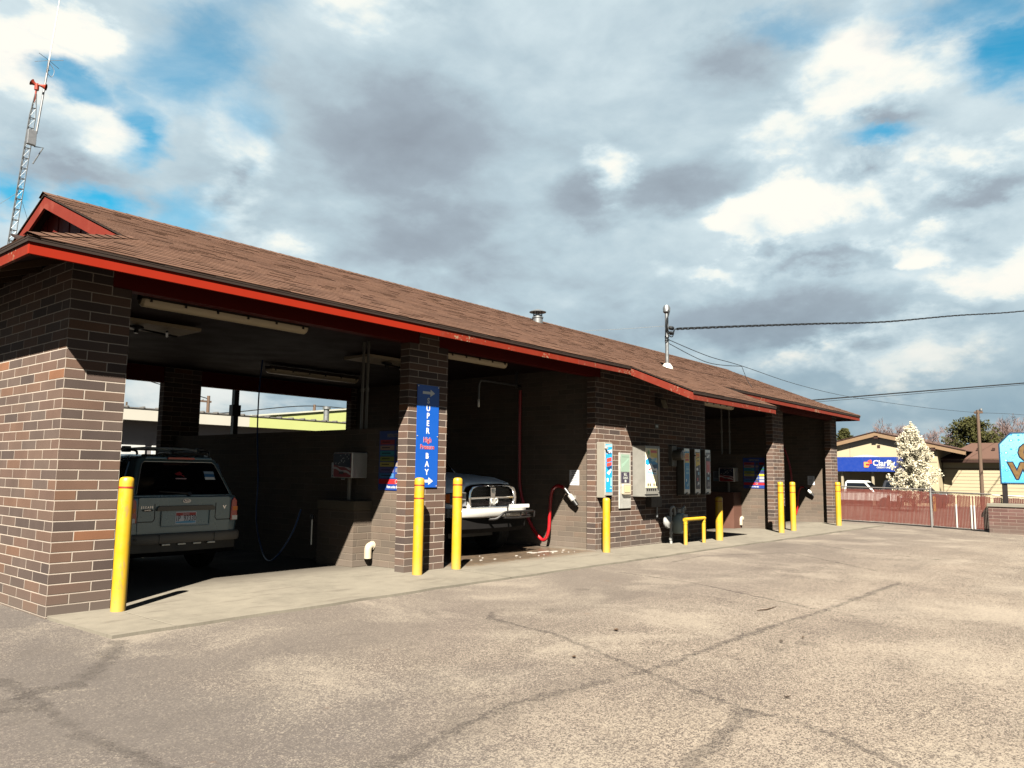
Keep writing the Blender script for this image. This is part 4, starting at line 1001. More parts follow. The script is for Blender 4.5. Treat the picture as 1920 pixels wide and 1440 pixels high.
# gas meter set
GP = M('gas_pipe', (.30, .30, .29), .5, .2, k=1.6, var=.15, scale=10); GM_ = M('gas_meter_grey', (.24, .28, .26), .5, .1, var=.1, k=2.2)
t = thing('gas_meter', 'grey green gas meter with pipework beside the office wall', 'gas meter', (12.3, -.22, gz(12.3, 0)))
mb = MB(); rings = []
for z, sx, sy in ((.20, .16, .09), (.23, .205, .12), (.34, .225, .13), (.44, .225, .13), (.52, .20, .12), (.60, .15, .10), (.64, .08, .06)):
    rings.append([(.42+x, y, z) for x, y in rrect(2*sx, 2*sy, sy*.75, 4)])
mb.loft(rings); mb.build('meter_case', GM_, t)
mb = MB(); F = Frame((.42, -.135, .36), (1, 0, 0), (0, 0, 1)); F.box(mb, -.12, .12, -.10, .07, 0, .01); mb.build('meter_plate', M('gas_plate', (.10, .11, .10), .4), t)
mb = MB(); F.box(mb, -.08, .06, .18, .26, -.02, .02); mb.build('index_box', WHITE, t, .004)
mb = MB()
mb.tube([(.02, .02, -.02), (.02, .02, .70)], .03, 10); mb.tube(bez([(.02, .02, .68), (.03, .02, .75), (.10, .02, .78), (.17, .02, .77), (.2, .02, .70), (.2, .02, .60)], 5), .03, 10)
mb.tube([(.02, .02, .45), (-.18, .02, .45)], .026, 10); mb.tube([(.55, .02, .60), (.56, .02, .74), (.66, .02, .78), (.7, .02, .72), (.72, .12, .70)], .028, 10)
for z in (.08, .2, .42, .62): mb.lathe([(.042, 0), (.042, .05)], (.02, .02, z), seg=10)
mb.lathe([(.05, 0), (.05, .08)], (.36, 0, .66), seg=10); mb.lathe([(.045, 0), (.045, .1)], (.52, 0, .64), seg=10)
mb.build('pipework', GP, t)
mb = MB(); mb.lathe([(.05, 0), (.13, .03), (.14, .06), (.13, .09), (.06, .12), (.03, .16)], (-.24, .02, .47), (0, -1, .1), 20); mb.build('regulator', M('regulator_grey', (.42, .42, .41), .5, .2), t)
mb = MB(); mb.tube([(.62, -.02, .02), (.62, -.02, .2), (.72, -.02, .24), (.78, -.02, .12)], .035, 8); mb.lathe([(.06, 0), (.06, .05)], (.70, -.02, .15), seg=10); mb.build('valve', M('valve_bronze', (.16, .11, .08), .5, .5), t)
t = thing('guard_rail', 'low yellow pipe guard rail in front of the gas meter', 'guard rail', (12.30, -.56, gz(12.4, 0)))
mb = MB(); L = .87
mb.tube([(0, 0, -.05), (0, 0, .50), (0, 0, .535)], .042, 12); mb.tube([(L, 0, -.05), (L, 0, .535)], .042, 12); mb.tube([(-.042, 0, .53), (L+.042, 0, .53)], .042, 12); mb.build('pipe_frame', YELLOW, t)
for x in (0, L):
    mb = MB(); mb.lathe([(.047, 0), (.047, .02)], (x, 0, .44), seg=12); mb.build('weld_collar', YELLOW, t)
# soap on the wet floor, bits of leaf and twig on the lot
def foam():
    rnd = random.Random(9); mb = MB()
    for k in range(24):
        if k < 7: x, y, s = rnd.uniform(8.3, 9.0), rnd.uniform(.45, .75), rnd.uniform(.03, .09)
        elif k < 20: x = rnd.uniform(6.0, 9.3); y = .25+.12*math.sin(x*2)+rnd.uniform(-.12, .3); s = rnd.uniform(.008, .03)
        else: x, y, s = rnd.uniform(5.8, 9.4), rnd.uniform(-.2, .9), rnd.uniform(.008, .02)
        n = 9; z = gz(x, 0)-.011*max(0, y-.2)+.003
        top = [(x+s*2.0*rnd.uniform(.6, 1)*math.cos(6.283*i/n), y+s*rnd.uniform(.5, 1)*math.sin(6.283*i/n), z+.002) for i in range(n)]
        mb.add([(a, b, c-.006) for a, b, c in top]+[(x+(a-x)*.7, y+(b-y)*.7, c+.003) for a, b, c in top], [tuple(range(n, 2*n))]+[(i, (i+1) % n, n+(i+1) % n, n+i) for i in range(n)], 0, True)
    tag(mb.build('soap_foam', M('soap_foam', (.40, .37, .34), .5)), 'patches of white soap suds on the wet floor before the pickup', 'foam', kind='stuff')
foam()
def leaf(x, y, L, rz, label, curl=.3, col='leaf_brown', thin=False):
    z = gz(x, y)-.03
    mb = MB(); n = 7; rows = []
    for i in range(n+1):
        s = i/n; w = (.18 if thin else .32)*L*math.sin(math.pi*min(max(s, .03), .97))
        zc = .012+curl*L*(s-.5)**2
        rows.append([(L*(s-.5), -w, zc+.25*w), (L*(s-.5), 0, zc), (L*(s-.5), w, zc+.25*w)])
    vs = [p for r in rows for p in r]+[(x1, y1, z1-.002) for r in rows for x1, y1, z1 in r]; o = 3*(n+1); fs = []
    for i in range(n):
        for k in range(2): fs += [(3*i+k, 3*i+k+1, 3*i+k+4, 3*i+k+3), (o+3*i+k, o+3*i+k+3, o+3*i+k+4, o+3*i+k+1)]
    mb.add(vs, fs, 0, True)
    o = mb.build('fallen_leaf', M(col, (.09, .05, .025) if col == 'leaf_brown' else (.05, .03, .02), .8, var=.3, scale=40), None, recalc=False, loc=(x, y, z)); o.rotation_euler = (0, 0, rz)
    tag(o, label, 'leaf')
def twig(x, y, L, rz, label):
    z = gz(x, y)-.03; rnd = random.Random(int(x*77))
    mb = MB(); P = [(L*(i/6-.5), rnd.uniform(-.012, .012), .007+rnd.uniform(0, .006)) for i in range(7)]; mb.tube(P, [.003, .005, .006, .006, .005, .004, .002], 6)
    o = mb.build('fallen_twig', M('twig_wood', (.07, .04, .025), .85), None, loc=(x, y, z)); o.rotation_euler = (0, 0, rz); tag(o, label, 'twig')
leaf(3.39, -4.40, .075, .5, 'curled brown leaf on the open lot left of the crossing cracks')
twig(5.61, -4.99, .42, -.1, 'long thin twig lying on the middle of the lot')
leaf(3.98, -5.76, .05, 1.2, 'tiny dark leaf right of the long crack', .3, 'leaf_dark')
leaf(2.27, -6.44, .06, 2.5, 'narrow dark leaf nearest the front edge of the lot', .5, 'leaf_dark', True)
leaf(4.30, -5.84, .06, .2, 'small thin leaf just beyond the tiny dark leaf', .3, 'leaf_brown', True)
leaf(9.14, -6.20, .05, .9, 'dark leaf far out on the right of the lot', .3, 'leaf_dark')
leaf(2.23, -4.73, .05, .3, 'small brown leaf left of the crack crossing', .3)

# ------------------------------------------------------------------ vehicles
def carpaint(name, col, rough=.28, metal=.35, k=1.4):
    mt, t, bs = new_mat(name)
    P = t.new('ShaderNodeNewGeometry').outputs['Position']
    n = t.noise(P, 5, 5, .6); d = t.noise(P, 900, 2)
    c = t.mix(t.math('MULTIPLY', t.smooth(n, .5, .75), .25), col, tuple(v*.75+.03 for v in col))
    set_base(t, bs, c, k); t.put(bs.inputs['Roughness'], t.lin(n, .3, .7, rough-.03, rough+.05))
    bs.inputs['Metallic'].default_value = metal; bs.inputs['Coat Weight'].default_value = .5; bs.inputs['Coat Roughness'].default_value = .08
    MATS[name] = mt; return mt
def wheel(parent, x, y, r, w, side):
    mb = MB(); ax = (side, 0, 0)
    mb.lathe([(r*.62, -w/2), (r*.9, -w/2), (r, -w*.36), (r, w*.36), (r*.9, w/2), (r*.62, w/2)], (x, y, r), ax, 28)
    o = mb.build('wheel', RUBBER, parent)
    mb = MB(); mb.lathe([(r*.64, w*.30), (r*.64, w*.44), (r*.56, w*.40), (r*.52, w*.2), (.06, w*.28), (.05, w*.36), (0, w*.36)], (x, y, r), ax, 24)
    for k in range(5):
        a = 2*math.pi*k/5; c, s = math.cos(a), math.sin(a)
        F = Frame((x+side*w*.3, y, r), (0, 1, 0), (0, 0, 1))
        F.poly(mb, [(-.03*s+.05*c, .03*c+.05*s), (.03*s+.05*c, -.03*c+.05*s), (.045*s+r*.57*c, -.045*c+r*.57*s), (-.045*s+r*.57*c, .045*c+r*.57*s)], -.02, .02)
    mb.build('rim', STEEL, o)
def suv():
    t = thing('parked_suv', 'grey green SUV seen from behind in the first wash bay', 'SUV', (2.385, 1.95, -.03)); t.scale = (.955, 1, 1)
    PT = carpaint('suv_paint', (.13, .205, .23), k=1.9); CL = M('suv_cladding', (.20, .175, .145), .5, var=.08, k=1.9);  # cladding colour carries the warm light bounced up off the ground
    mb = MB(); rings = []
    def sec(y, zb, wb, zm, wm, zt, wt):
        pts = [(wb*.96, zb), (wb, zb+.05), (wm, zm), (wm*.995, zm+.12), (wt, zt)]
        return [(x, y, z) for x, z in pts]+[(-x, y, z) for x, z in pts[::-1]]
    for a in ((.0, .55, .78, .76, .80, 1.09, .775), (.05, .52, .82, .76, .85, 1.10, .81), (.25, .45, .86, .76, .885, 1.11, .845), (.8, .42, .87, .76, .89, 1.11, .85), (2.9, .42, .87, .76, .89, 1.10, .85), (3.3, .42, .86, .76, .885, 1.06, .80), (4.1, .42, .84, .74, .86, .98, .70), (4.35, .46, .76, .70, .78, .88, .6)):
        rings.append(sec(*a))
    mb.loft(rings)
    # greenhouse and roof
    base = [(-.775, .035, 1.085), (.775, .035, 1.085), (.835, .5, 1.105), (.84, 2.6, 1.1), (.74, 3.25, 1.06), (-.74, 3.25, 1.06), (-.84, 2.6, 1.1), (-.835, .5, 1.105)]
    top = [(-.60, .30, 1.60), (.60, .30, 1.60), (.66, .6, 1.61), (.66, 2.1, 1.61), (.60, 2.35, 1.585), (-.60, 2.35, 1.585), (-.66, 2.1, 1.61), (-.66, .6, 1.61)]
    roofc = [(-.5, .33, 1.645), (.5, .33, 1.645), (.52, .7, 1.675), (.52, 2.0, 1.675), (.48, 2.25, 1.64), (-.48, 2.25, 1.64), (-.52, 2.0, 1.675), (-.52, .7, 1.675)]
    mb.loft([base, top, roofc])
    body = mb.build('body', PT, t, .025, sharp=50)
    # rear window
    def on_rear(a, z, off): 
        f = (z-1.085)/(1.60-1.085); return (a, .035+f*(.30-.035)-off, z+off*.45)
    def rearpoly(mb, pts, off0, off1): 
        n = len(pts); mb.add([on_rear(a, z, off0) for a, z in pts]+[on_rear(a, z, off1) for a, z in pts], [tuple(range(n))[::-1], tuple(range(n, 2*n))]+[(i, (i+1) % n, n+(i+1) % n, n+i) for i in range(n)])
    mb = MB(); rearpoly(mb, [(-.69, 1.115), (.69, 1.115), (.70, 1.13), (.66, 1.25), (.60, 1.42), (.555, 1.535), (.52, 1.56), (-.52, 1.56), (-.555, 1.535), (-.60, 1.42), (-.66, 1.25), (-.70, 1.13)], -.01, .012)
    rw = mb.build('rear_window', DARKGLASS, t)
    mb = MB(); pts = [(.70, 1.13), (.66, 1.25), (.60, 1.42), (.555, 1.535), (.52, 1.562)]
    mb.tube([on_rear(a, z, .013) for a, z in pts], .006, 6); mb.tube([on_rear(-a, z, .013) for a, z in pts], .006, 6); mb.tube([on_rear(a, 1.565, .013) for a in (-.52, 0, .52)], .006, 6); mb.build('window_trim', STEEL, rw)
    mb = MB(); rearpoly(mb, [(-.10, 1.40), (-.02, 1.43), (.02, 1.405), (.0, 1.385), (.045, 1.37), (.035, 1.355), (-.01, 1.38), (-.06, 1.375)], .0125, .0135); mb.build('window_decal', M('ink_decalred', (.30, .015, .02), .35, k=1.5), rw)
    mb = MB(); rearpoly(mb, [(-.10, 1.325), (.065, 1.325), (.065, 1.34), (-.10, 1.34)], .0125, .0135); mb.build('window_decal', C('decalpink', (.55, .35, .35)), rw)
    for z0, z1, cc in ((1.32, 1.355, WHT), (1.355, 1.40, M('ink_stblue', (.04, .16, .35), .35, k=1.5)), (1.40, 1.435, M('ink_stpale', (.35, .45, .55), .35, k=1.5))):
        mb = MB(); rearpoly(mb, [(.36, z0), (.52, z0), (.51, z1), (.355, z1)], .0125, .0135); mb.build('window_sticker', cc, rw)
    mb = MB(); mb.tube([on_rear(.08, 1.125, .02), on_rear(-.02, 1.13, .03), on_rear(-.38, 1.155, .022)], [.02, .014, .006], 8); mb.lathe([(.035, 0), (.03, .03), (0, .035)], on_rear(.06, 1.12, .01), (0, -1, .3), 12); mb.build('wiper', BLACK, rw)
    # quarter and door windows
    for s in (-1, 1):
        for y0, y1 in ((.28, .92), (1.0, 1.85), (1.93, 2.7)):
            mb = MB(); off = .008
            def sp(y, z): 
                f = (z-1.105)/(1.61-1.105); return (s*(.837+(.66-.837)*f+off), y, z)
            ya, yb = y0+(.10 if y0 < .3 else 0), y1-(.28 if y1 > 2.5 else 0)
            P = [sp(y0, 1.14), sp(y1, 1.14), sp(yb, 1.56), sp(ya, 1.56)]; mb.prism(P, (-s*.02, 0, 0)); mb.build('side_window', DARKGLASS, t)
    mb = MB(); mb.hexa([(-.70, 3.20, 1.09), (.70, 3.20, 1.09), (.70, 3.18, 1.09), (-.70, 3.18, 1.09), (-.56, 2.40, 1.585), (.56, 2.40, 1.585), (.56, 2.36, 1.585), (-.56, 2.36, 1.585)]); mb.build('windscreen', DARKGLASS, t)
    # tailgate: seams, garnish, recess, plate
    F = Frame((0, -.001, 0), (1, 0, 0), (0, 0, 1))
    mb = MB(); F.poly(mb, [(-.69, .60), (.69, .60), (.695, .75), (.69, 1.08), (.67, 1.09), (-.67, 1.09), (-.69, 1.08), (-.695, .75)], -.03, .014)
    tg = mb.build('tailgate', PT, t, .008)
    mb = MB(); F.poly(mb, [(-.44, .905), (.43, .905), (.435, .945), (.40, .972), (-.40, .972), (-.435, .95)], .0145, .045); mb.build('handle_garnish', CL, tg, .008)
    mb = MB(); F.poly(mb, [(-.36, .70), (.36, .70), (.37, .88), (.345, .90), (-.345, .90), (-.37, .88)], .0145, .018); mb.build('plate_recess', carpaint('suv_recess', (.10, .18, .215), k=2.2), tg)
    mb = MB()
    for a in (-.37, .355): F.box(mb, a, a+.018, .71, .90, .016, .038)
    F.box(mb, -.36, .36, .688, .70, .0145, .034); mb.build('recess_rim', PT, tg, .004)
    for s in (-1, 1):
        mb = MB(); P = [(s*.46, 1.0), (s*.455, .80), (s*.48, .765), (s*.69, .765)]
        mb.tube([F.p(a, b, .015) for a, b in P], .006, 6); mb.build('panel_crease', BLACK, tg)
    mb = MB(); F.disc(mb, .0, 1.035, .058, .0145, .022, 0, 28, .026); mb.build('badge', C('badgeblue', (.012, .03, .10)), tg)
    mb = MB(); mb.text(F, 'Ford', 0, 1.022, .026, 0, .0225, .024, .01, shear=.3); n = 28
    for k in range(n):
        a, b = 2*math.pi*k/n, 2*math.pi*(k+1)/n
        F.poly(mb, [(.058*math.cos(a), 1.035+.026*math.sin(a)), (.058*math.cos(b), 1.035+.026*math.sin(b)), (.053*math.cos(b), 1.035+.022*math.sin(b)), (.053*math.cos(a), 1.035+.022*math.sin(a))], .0222, .024)
    mb.build('badge_script', CHROME, tg)
    mb = MB(); mb.text(F, 'E S C A P E', -.57, .945, .028, 0, .015, .019, .015, sx=.9); mb.build('lettering', CHROME, tg)
    mb = MB(); F.disc(mb, -.56, .918, .085, .0145, .017, 0, 20, .017); mb.build('lettering_plate', BLACK, tg)
    mb = MB(); mb.text(F, 'LIMITED', -.56, .910, .017, 0, .0175, .019, .01); mb.build('lettering', CHROME, tg)
    mb = MB(); F.poly(mb, [(.57, .965), (.585, .965), (.60, .935), (.615, .965), (.63, .965), (.605, .915), (.595, .915)], .0145, .018); mb.build('small_badge', CHROME, tg)
    pl = MB(); F.poly(pl, rrect(.315, .165, .012, 3, .0, .805), .019, .022); plate = pl.build('number_plate', M('ink_plwhite', (.62, .62, .66), .35, k=2.2), tg)
    mb = MB(); F.box(mb, -.148, .148, .835, .876, .0225, .0232); mb.build('plate_band', M('ink_plred', (.38, .03, .03), .35, k=2.2), plate)
    mb = MB(); F.poly(mb, [(-.148, .733), (.148, .733), (.148, .758), (.02, .765), (-.148, .752)], .0225, .0232); mb.build('plate_band', M('ink_plblue', (.10, .34, .55), .35, k=2.2), plate)
    mb = MB(); mb.text(F, '1P  97330', 0, .764, .075, 0, .0235, .0245, .008, sx=.72); mb.build('plate_number', C('plink', (.01, .012, .03)), plate)
    mb = MB(); mb.text(F, 'IDAHO', 0, .845, .022, 0, .0235, .0245, .01); mb.build('plate_text', WHT, plate)
    # tail lamps
    for s in (-1, 1):
        mb = MB(); P = [(s*.705, .75), (s*.81, .75), (s*.815, .80), (s*.80, 1.03), (s*.755, 1.075), (s*.72, 1.03)]
        F.poly(mb, P if s > 0 else P[::-1], -.12, .022); l = mb.build('tail_light', M('lamp_red', (.30, .012, .008), .12, spec=.6, k=3.), t, .008)
        mb = MB(); F.box(mb, *sorted((s*.735, s*.812)), .885, .945, -.06, .0235); mb.build('indicator_lens', M('lamp_amber', (.55, .14, .01), .15, k=3.), l)
        mb = MB(); F.box(mb, *sorted((s*.73, s*.814)), .755, .815, -.06, .024); mb.build('reverse_lens', M('lamp_clear', (.55, .52, .48), .15, k=3.), l)
    # bumper
    mb = MB(); rings = []
    for x, yf in ((-.90, .20), (-.885, .02), (-.80, -.07), (-.5, -.115), (0, -.125), (.5, -.115), (.80, -.07), (.885, .02), (.90, .20)):
        rings.append([(x, .25, .475), (x, yf+.02, .475), (x, yf, .51), (x, yf+.004, .565), (x, yf+.03, .60), (x, .25, .61)])
    mb.loft(rings, smooth=True); bp = mb.build('rear_bumper', CL, t, sharp=60)
    mb = MB()
    for x in (-.42, .40): mb.box(x-.004, x+.004, -.1205, -.11, .48, .60)
    mb.build('bumper_seam', BLACK, bp)
    mb = MB(); mb.lathe([(.02, 0), (.02, .004)], (-.74, -.086, .545), (0, -1, 0), 12); mb.build('sensor_hole', BLACK, bp)
    mb = MB(); rings = []
    for x, yf in ((-.86, .2), (-.8, .0), (0, -.07), (.8, .0), (.86, .2)): rings.append([(x, .3, .30), (x, yf+.05, .30), (x, yf, .36), (x, yf, .472), (x, .3, .472)])
    mb.loft(rings, smooth=True); lv = mb.build('lower_valance', BLACK, t)
    for x in (-.36, -.13, .10, .32):
        mb = MB(); mb.box(x, x+.12, -.085, -.03, .445, .468); mb.build('valance_step', STEEL, lv, .005)
    # roof rack
    rk = MB()
    for s in (-1, 1): rk.tube(bez([(s*.55, .42, 1.66), (s*.56, .5, 1.725), (s*.56, 1.2, 1.735), (s*.56, 1.9, 1.725), (s*.55, 2.0, 1.66)], 5), .017, 8)
    rack = rk.build('roof_rack', BLACK, t)
    for y in (.72, 1.55):
        mb = MB(); mb.tube([(-.57, y, 1.74), (-.3, y, 1.765), (.3, y, 1.765), (.57, y, 1.74)], .018, 8); mb.build('crossbar', STEEL, rack)
        for s in (-1, 1):
            mb = MB(); mb.box(s*.57-.05, s*.57+.05, y-.05, y+.05, 1.70, 1.785); mb.build('bar_foot', BLACK, rack, .01)
    mb = MB(); mb.hexa([(-.52, .235, 1.605), (.52, .235, 1.605), (.5, .42, 1.655), (-.5, .42, 1.655), (-.50, .245, 1.64), (.50, .245, 1.64), (.48, .42, 1.675), (-.48, .42, 1.675)]); mb.build('rear_spoiler', PT, t, .01)
    mb = MB(); mb.box(-.2, .2, .19, .232, 1.605, 1.635); mb.build('brake_light', M('lamp_red', ()), t, .005)
    for x in (-.77, .77):
        for y in (.92, 3.52): wheel(t, x, y, .355, .225, -1 if x < 0 else 1)
    for s in (-1, 1):
        mb = MB(); mb.box(s*.93-.09, s*.93+.09, 2.72, 2.80, 1.08, 1.24); mb.build('wing_mirror', BLACK, t, .02)
    mb = MB(); mb.tube([(-.55, .05, .32), (-.55, .30, .34)], .03, 10); mb.build('exhaust_pipe', STEEL, t)
suv()
def pickup():
    t = thing('pickup_truck', 'silver pickup with chrome cross grille nosing out of the second bay', 'pickup truck', (7.585, .86, -.03))
    PT = carpaint('truck_paint', (.42, .46, .52), .36, .2, 4.4)
    mb = MB(); rings = []
    def sec(y, zc, zs, ws, zside, wside, zb):
        pts = [(0, zc), (ws*.45, zc-.012), (ws*.8, zs+.02), (ws, zs-.03), (ws+.06, zs-.08), (wside-.05, zside+.06), (wside, zside-.05), (wside+.01, zside-.25), (wside-.02, zb)]
        return [(x, y, z) for x, z in pts]+[(-x, y, z) for x, z in pts[:0:-1]]
    for a in ((.115, 1.285, 1.25, .60, 1.06, .70, .86), (.19, 1.325, 1.29, .63, 1.09, .80, .80), (.36, 1.375, 1.335, .67, 1.13, .955, .70), (.8, 1.44, 1.39, .71, 1.16, 1.0, .62), (1.35, 1.485, 1.43, .75, 1.18, 1.0, .58), (1.42, 1.485, 1.43, .75, 1.18, 1.0, .58)): rings.append(sec(*a))
    mb.loft(rings); body = mb.build('front_body', PT, t, sharp=60)
    mb = MB()
    for s in (-1, 1): mb.tube([(s*.58, .12, 1.285), (s*.62, .5, 1.375), (s*.66, 1.3, 1.44)], .008, 6)
    mb.tube([(-.58, .10, 1.27), (-.3, .10, 1.29), (0, .10, 1.292), (.3, .10, 1.29), (.58, .10, 1.27)], .006, 6); mb.build('hood_crease', PT, body)
    # cab and bed
    mb = MB(); base = [(-.93, 1.42, 1.15), (.93, 1.42, 1.15), (.95, 3.6, 1.15), (-.95, 3.6, 1.15)]
    mb.loft([[(x, y, .55) for x, y, z in base], base, [(-.74, 2.05, 1.82), (.74, 2.05, 1.82), (.74, 3.45, 1.82), (-.74, 3.45, 1.82)], [(-.64, 2.15, 1.87), (.64, 2.15, 1.87), (.64, 3.35, 1.87), (-.64, 3.35, 1.87)]])
    mb.build('cab', PT, t, .03)
    mb = MB(); mb.hexa([(-.84, 1.48, 1.2), (.84, 1.48, 1.2), (.84, 1.52, 1.2), (-.84, 1.52, 1.2), (-.70, 2.01, 1.82), (.70, 2.01, 1.82), (.70, 2.05, 1.82), (-.70, 2.05, 1.82)]); mb.build('windscreen', DARKGLASS, t)
    for s in (-1, 1):
        mb = MB(); P = [(s*.945, 1.75, 1.2), (s*.95, 3.35, 1.2), (s*.765, 3.3, 1.78), (s*.765, 2.15, 1.78)]; mb.prism(P, (-s*.02, 0, 0)); mb.build('side_window', DARKGLASS, t)
        mb = MB(); mb.box(s*1.10-.1, s*1.10+.1, 1.62, 1.72, 1.17, 1.45); mb.build('wing_mirror', BLACK, t, .03)
    mb = MB(); mb.box(-.98, .98, 3.65, 5.7, .55, 1.22); mb.box(-.88, .88, 3.72, 5.62, 1.221, 1.225, 1); mb.build('cargo_bed', [PT, BLACK], t, .03)
    # grille
    F = FY(0, 0, 0)
    outer = [(-.635, .845), (.635, .845), (.66, 1.02), (.64, 1.14), (.585, 1.225), (.46, 1.26), (.2, 1.275), (-.2, 1.275), (-.46, 1.26), (-.585, 1.225), (-.64, 1.14), (-.66, 1.02)]
    inner = [(-.57, .875), (.57, .875), (.59, 1.02), (.58, 1.11), (.53, 1.18), (.43, 1.207), (.2, 1.218), (-.2, 1.218), (-.43, 1.207), (-.53, 1.18), (-.58, 1.11), (-.59, 1.02)]
    mb = MB(); n = len(outer)
    o0 = [F.p(a, b, -.13) for a, b in outer]; o1 = [F.p(a, b, .035) for a, b in outer]; i1 = [F.p(a, b, .05) for a, b in [((p[0]+q[0])/2, (p[1]+q[1])/2) for p, q in zip(outer, inner)]]; i2 = [F.p(a, b, .02) for a, b in inner]; i3 = [F.p(a, b, -.05) for a, b in inner]
    mb.loft([[tuple(p) for p in r] for r in (o0, o1, i1, i2, i3)], caps=False)
    gr = mb.build('grille_surround', CHROME, t, sharp=70)
    mb = MB(); F.poly(mb, inner, -.11, -.06); mb.build('grille_backing', BLACK, gr)
    for k in range(12):
        z = .90+k*.025; mb = MB(); w = .565-.08*max(0, (z-1.10))/.1
        F.box(mb, -w, -.075, z, z+.007, -.05, -.015); F.box(mb, .075, w, z, z+.007, -.05, -.015)
        if 1.0 < z+.004 < 1.06: continue
        mb.build('grille_slat', M('slat_dark', (.05, .035, .035), .3, .5), gr)
    mb = MB(); F.poly(mb, [(-.075, .87), (.075, .87), (.085, .98), (.06, 1.0), (.07, 1.215), (-.07, 1.215), (-.06, 1.0), (-.085, .98)], -.05, .03); mb.build('cross_upright', CHROME, gr, .012)
    mb = MB(); F.poly(mb, [(-.58, 1.005), (-.10, 1.015), (-.075, .97), (.075, .97), (.10, 1.015), (.58, 1.005), (.58, 1.05), (.10, 1.055), (-.10, 1.055), (-.58, 1.05)], -.04, .024); mb.build('cross_bar', CHROME, gr, .01)
    # ram's head emblem on the cross
    mb = MB(); F.poly(mb, [(-.025, .905), (.025, .905), (.045, .95), (.05, 1.0), (-.05, 1.0), (-.045, .95)], .031, .055)
    for s in (-1, 1): mb.tube(bez([(s*.03, -.05, 1.0), (s*.07, -.055, 1.01), (s*.085, -.055, .97), (s*.07, -.055, .935), (s*.05, -.055, .945)], 5), [.016]*12+[.012]*9, 8)
    mb.build('emblem', STEEL, gr)
    mb = MB(); F.disc(mb, .0, 1.15, .035, .031, .045, 0, 14, .042); mb.build('upper_emblem', STEEL, gr)
    # head lamps, swept back round the corners
    for s in (-1, 1):
        def hp(u, z, off=0.): return (s*(.672+.278*u+off*.6), .015+.30*u**1.25-off*.8, z)
        us = (0, .25, .5, .75, 1.0); zlo = (.885, .895, .905, .92, .945); zhi = (1.125, 1.13, 1.125, 1.115, 1.085)
        def lens(name, u0, u1, f0, f1, off, mat, par):
            mb = MB(); n = 5; lo = []; hi = []
            for i in range(n):
                u = u0+(u1-u0)*i/(n-1); k = min(3, int(u*4)); q = u*4-k
                a_ = zlo[k]+(zlo[k+1]-zlo[k])*q; b_ = zhi[k]+(zhi[k+1]-zhi[k])*q
                lo.append((u, a_+(b_-a_)*f0)); hi.append((u, a_+(b_-a_)*f1))
            fr = [hp(u, z, off) for u, z in lo]+[hp(u, z, off) for u, z in hi[::-1]]
            bk = [(x-s*.05, y+.10, z) for x, y, z in fr]; m_ = len(fr)
            mb.add(fr+bk, [(i, i+1, m_-2-i, m_-1-i) for i in range(n-1)]+[(m_+i+1, m_+i, m_+m_-1-i, m_+m_-2-i) for i in range(n-1)]+[(i, (i+1) % m_, m_+(i+1) % m_, m_+i) for i in range(m_)])
            return mb.build(name, mat, par)
        l = lens('headlight', 0, 1, 0, 1, 0, M('lamp_glass', (.20, .21, .23), .12, .3, k=1.5), t)
        lens('headlight_trim', 0.02, .98, .46, .54, .006, CHROME, l); lens('headlight_trim', 0.02, .98, .0, .05, .006, CHROME, l); lens('headlight_trim', 0.02, .98, .95, 1., .006, CHROME, l)
        lens('headlight_bulb', .12, .5, .6, .9, .004, DARKGLASS, l)
        lens('side_marker', .72, 1.0, .1, .9, .008, M('lamp_amber_side', (.5, .11, .02), .2, k=2.2), l)
    # bumper
    mb = MB(); rings = []
    for x, yf in ((-.98, .25), (-.96, .08), (-.88, -.09), (-.6, -.215), (-.3, -.235), (.3, -.235), (.6, -.215), (.88, -.09), (.96, .08), (.98, .25)):
        rings.append([(x, .15, .69), (x, yf+.025, .69), (x, yf, .72), (x, yf-.006, .78), (x, yf+.01, .825), (x, yf+.05, .845), (x, .15, .85)])
    mb.loft(rings); mb.build('front_bumper', M('bumper_bright', (.70, .68, .64), .25, .3, var=.03), t, sharp=60)
    mb = MB(); rings = []
    for x, yf in ((-.97, .15), (-.9, -.05), (-.5, -.14), (.5, -.14), (.9, -.05), (.97, .15)): rings.append([(x, .3, .42), (x, yf+.08, .42), (x, yf, .5), (x, yf, .688), (x, .3, .688)])
    mb.loft(rings); mb.build('air_dam', M('dark_valance', (.004, .003, .003), .8, spec=.08), t)
    # tube bull bar and LED light bar on its right half
    mb = MB(); yb = -.30
    mb.tube(bez([(-.28, yb+.12, .655), (-.20, yb, .675), (-.06, yb-.04, .765), (.1, yb-.05, .785), (.45, yb-.05, .785), (.74, yb-.02, .785), (.88, yb+.07, .77), (.91, yb+.2, .73)], 6), .022, 10)
    mb.tube(bez([(-.05, yb-.0, .685), (.1, yb-.03, .675), (.5, yb-.03, .675), (.80, yb+.04, .685), (.89, yb+.2, .70)], 6), .018, 10)
    for x in (.0, .42, .82): mb.tube([(x, yb-.03, .675), (x, yb-.04, .785)], .014, 8)
    mb.tube([(.06, yb-.03, .79), (.06, yb-.02, .90)], .014, 8)
    bb = mb.build('bull_bar', M('black_powder_coat', (.010, .008, .008), .45, spec=.25), t)
    mb = MB(); mb.box(.12, .64, yb-.06, yb+.0, .845, .915); mb.build('light_bar', M('lightbar_alu', (.62, .62, .64), .35, .3), bb, .006)
    mb = MB()
    for k in range(8): mb.box(.135+k*.063, .185+k*.063, yb-.064, yb-.0602, .857, .903)
    mb.build('light_bar_lens', M('lamp_clear', ()), bb)
    mb = MB(); mb.tube([(-.55, .9, 1.35), (-.60, .95, 1.9)], .003, 5); mb.build('aerial', BLACK, t)
    for x in (-.86, .86):
        for y in (.78, 4.5): wheel(t, x, y, .40, .27, -1 if x < 0 else 1)
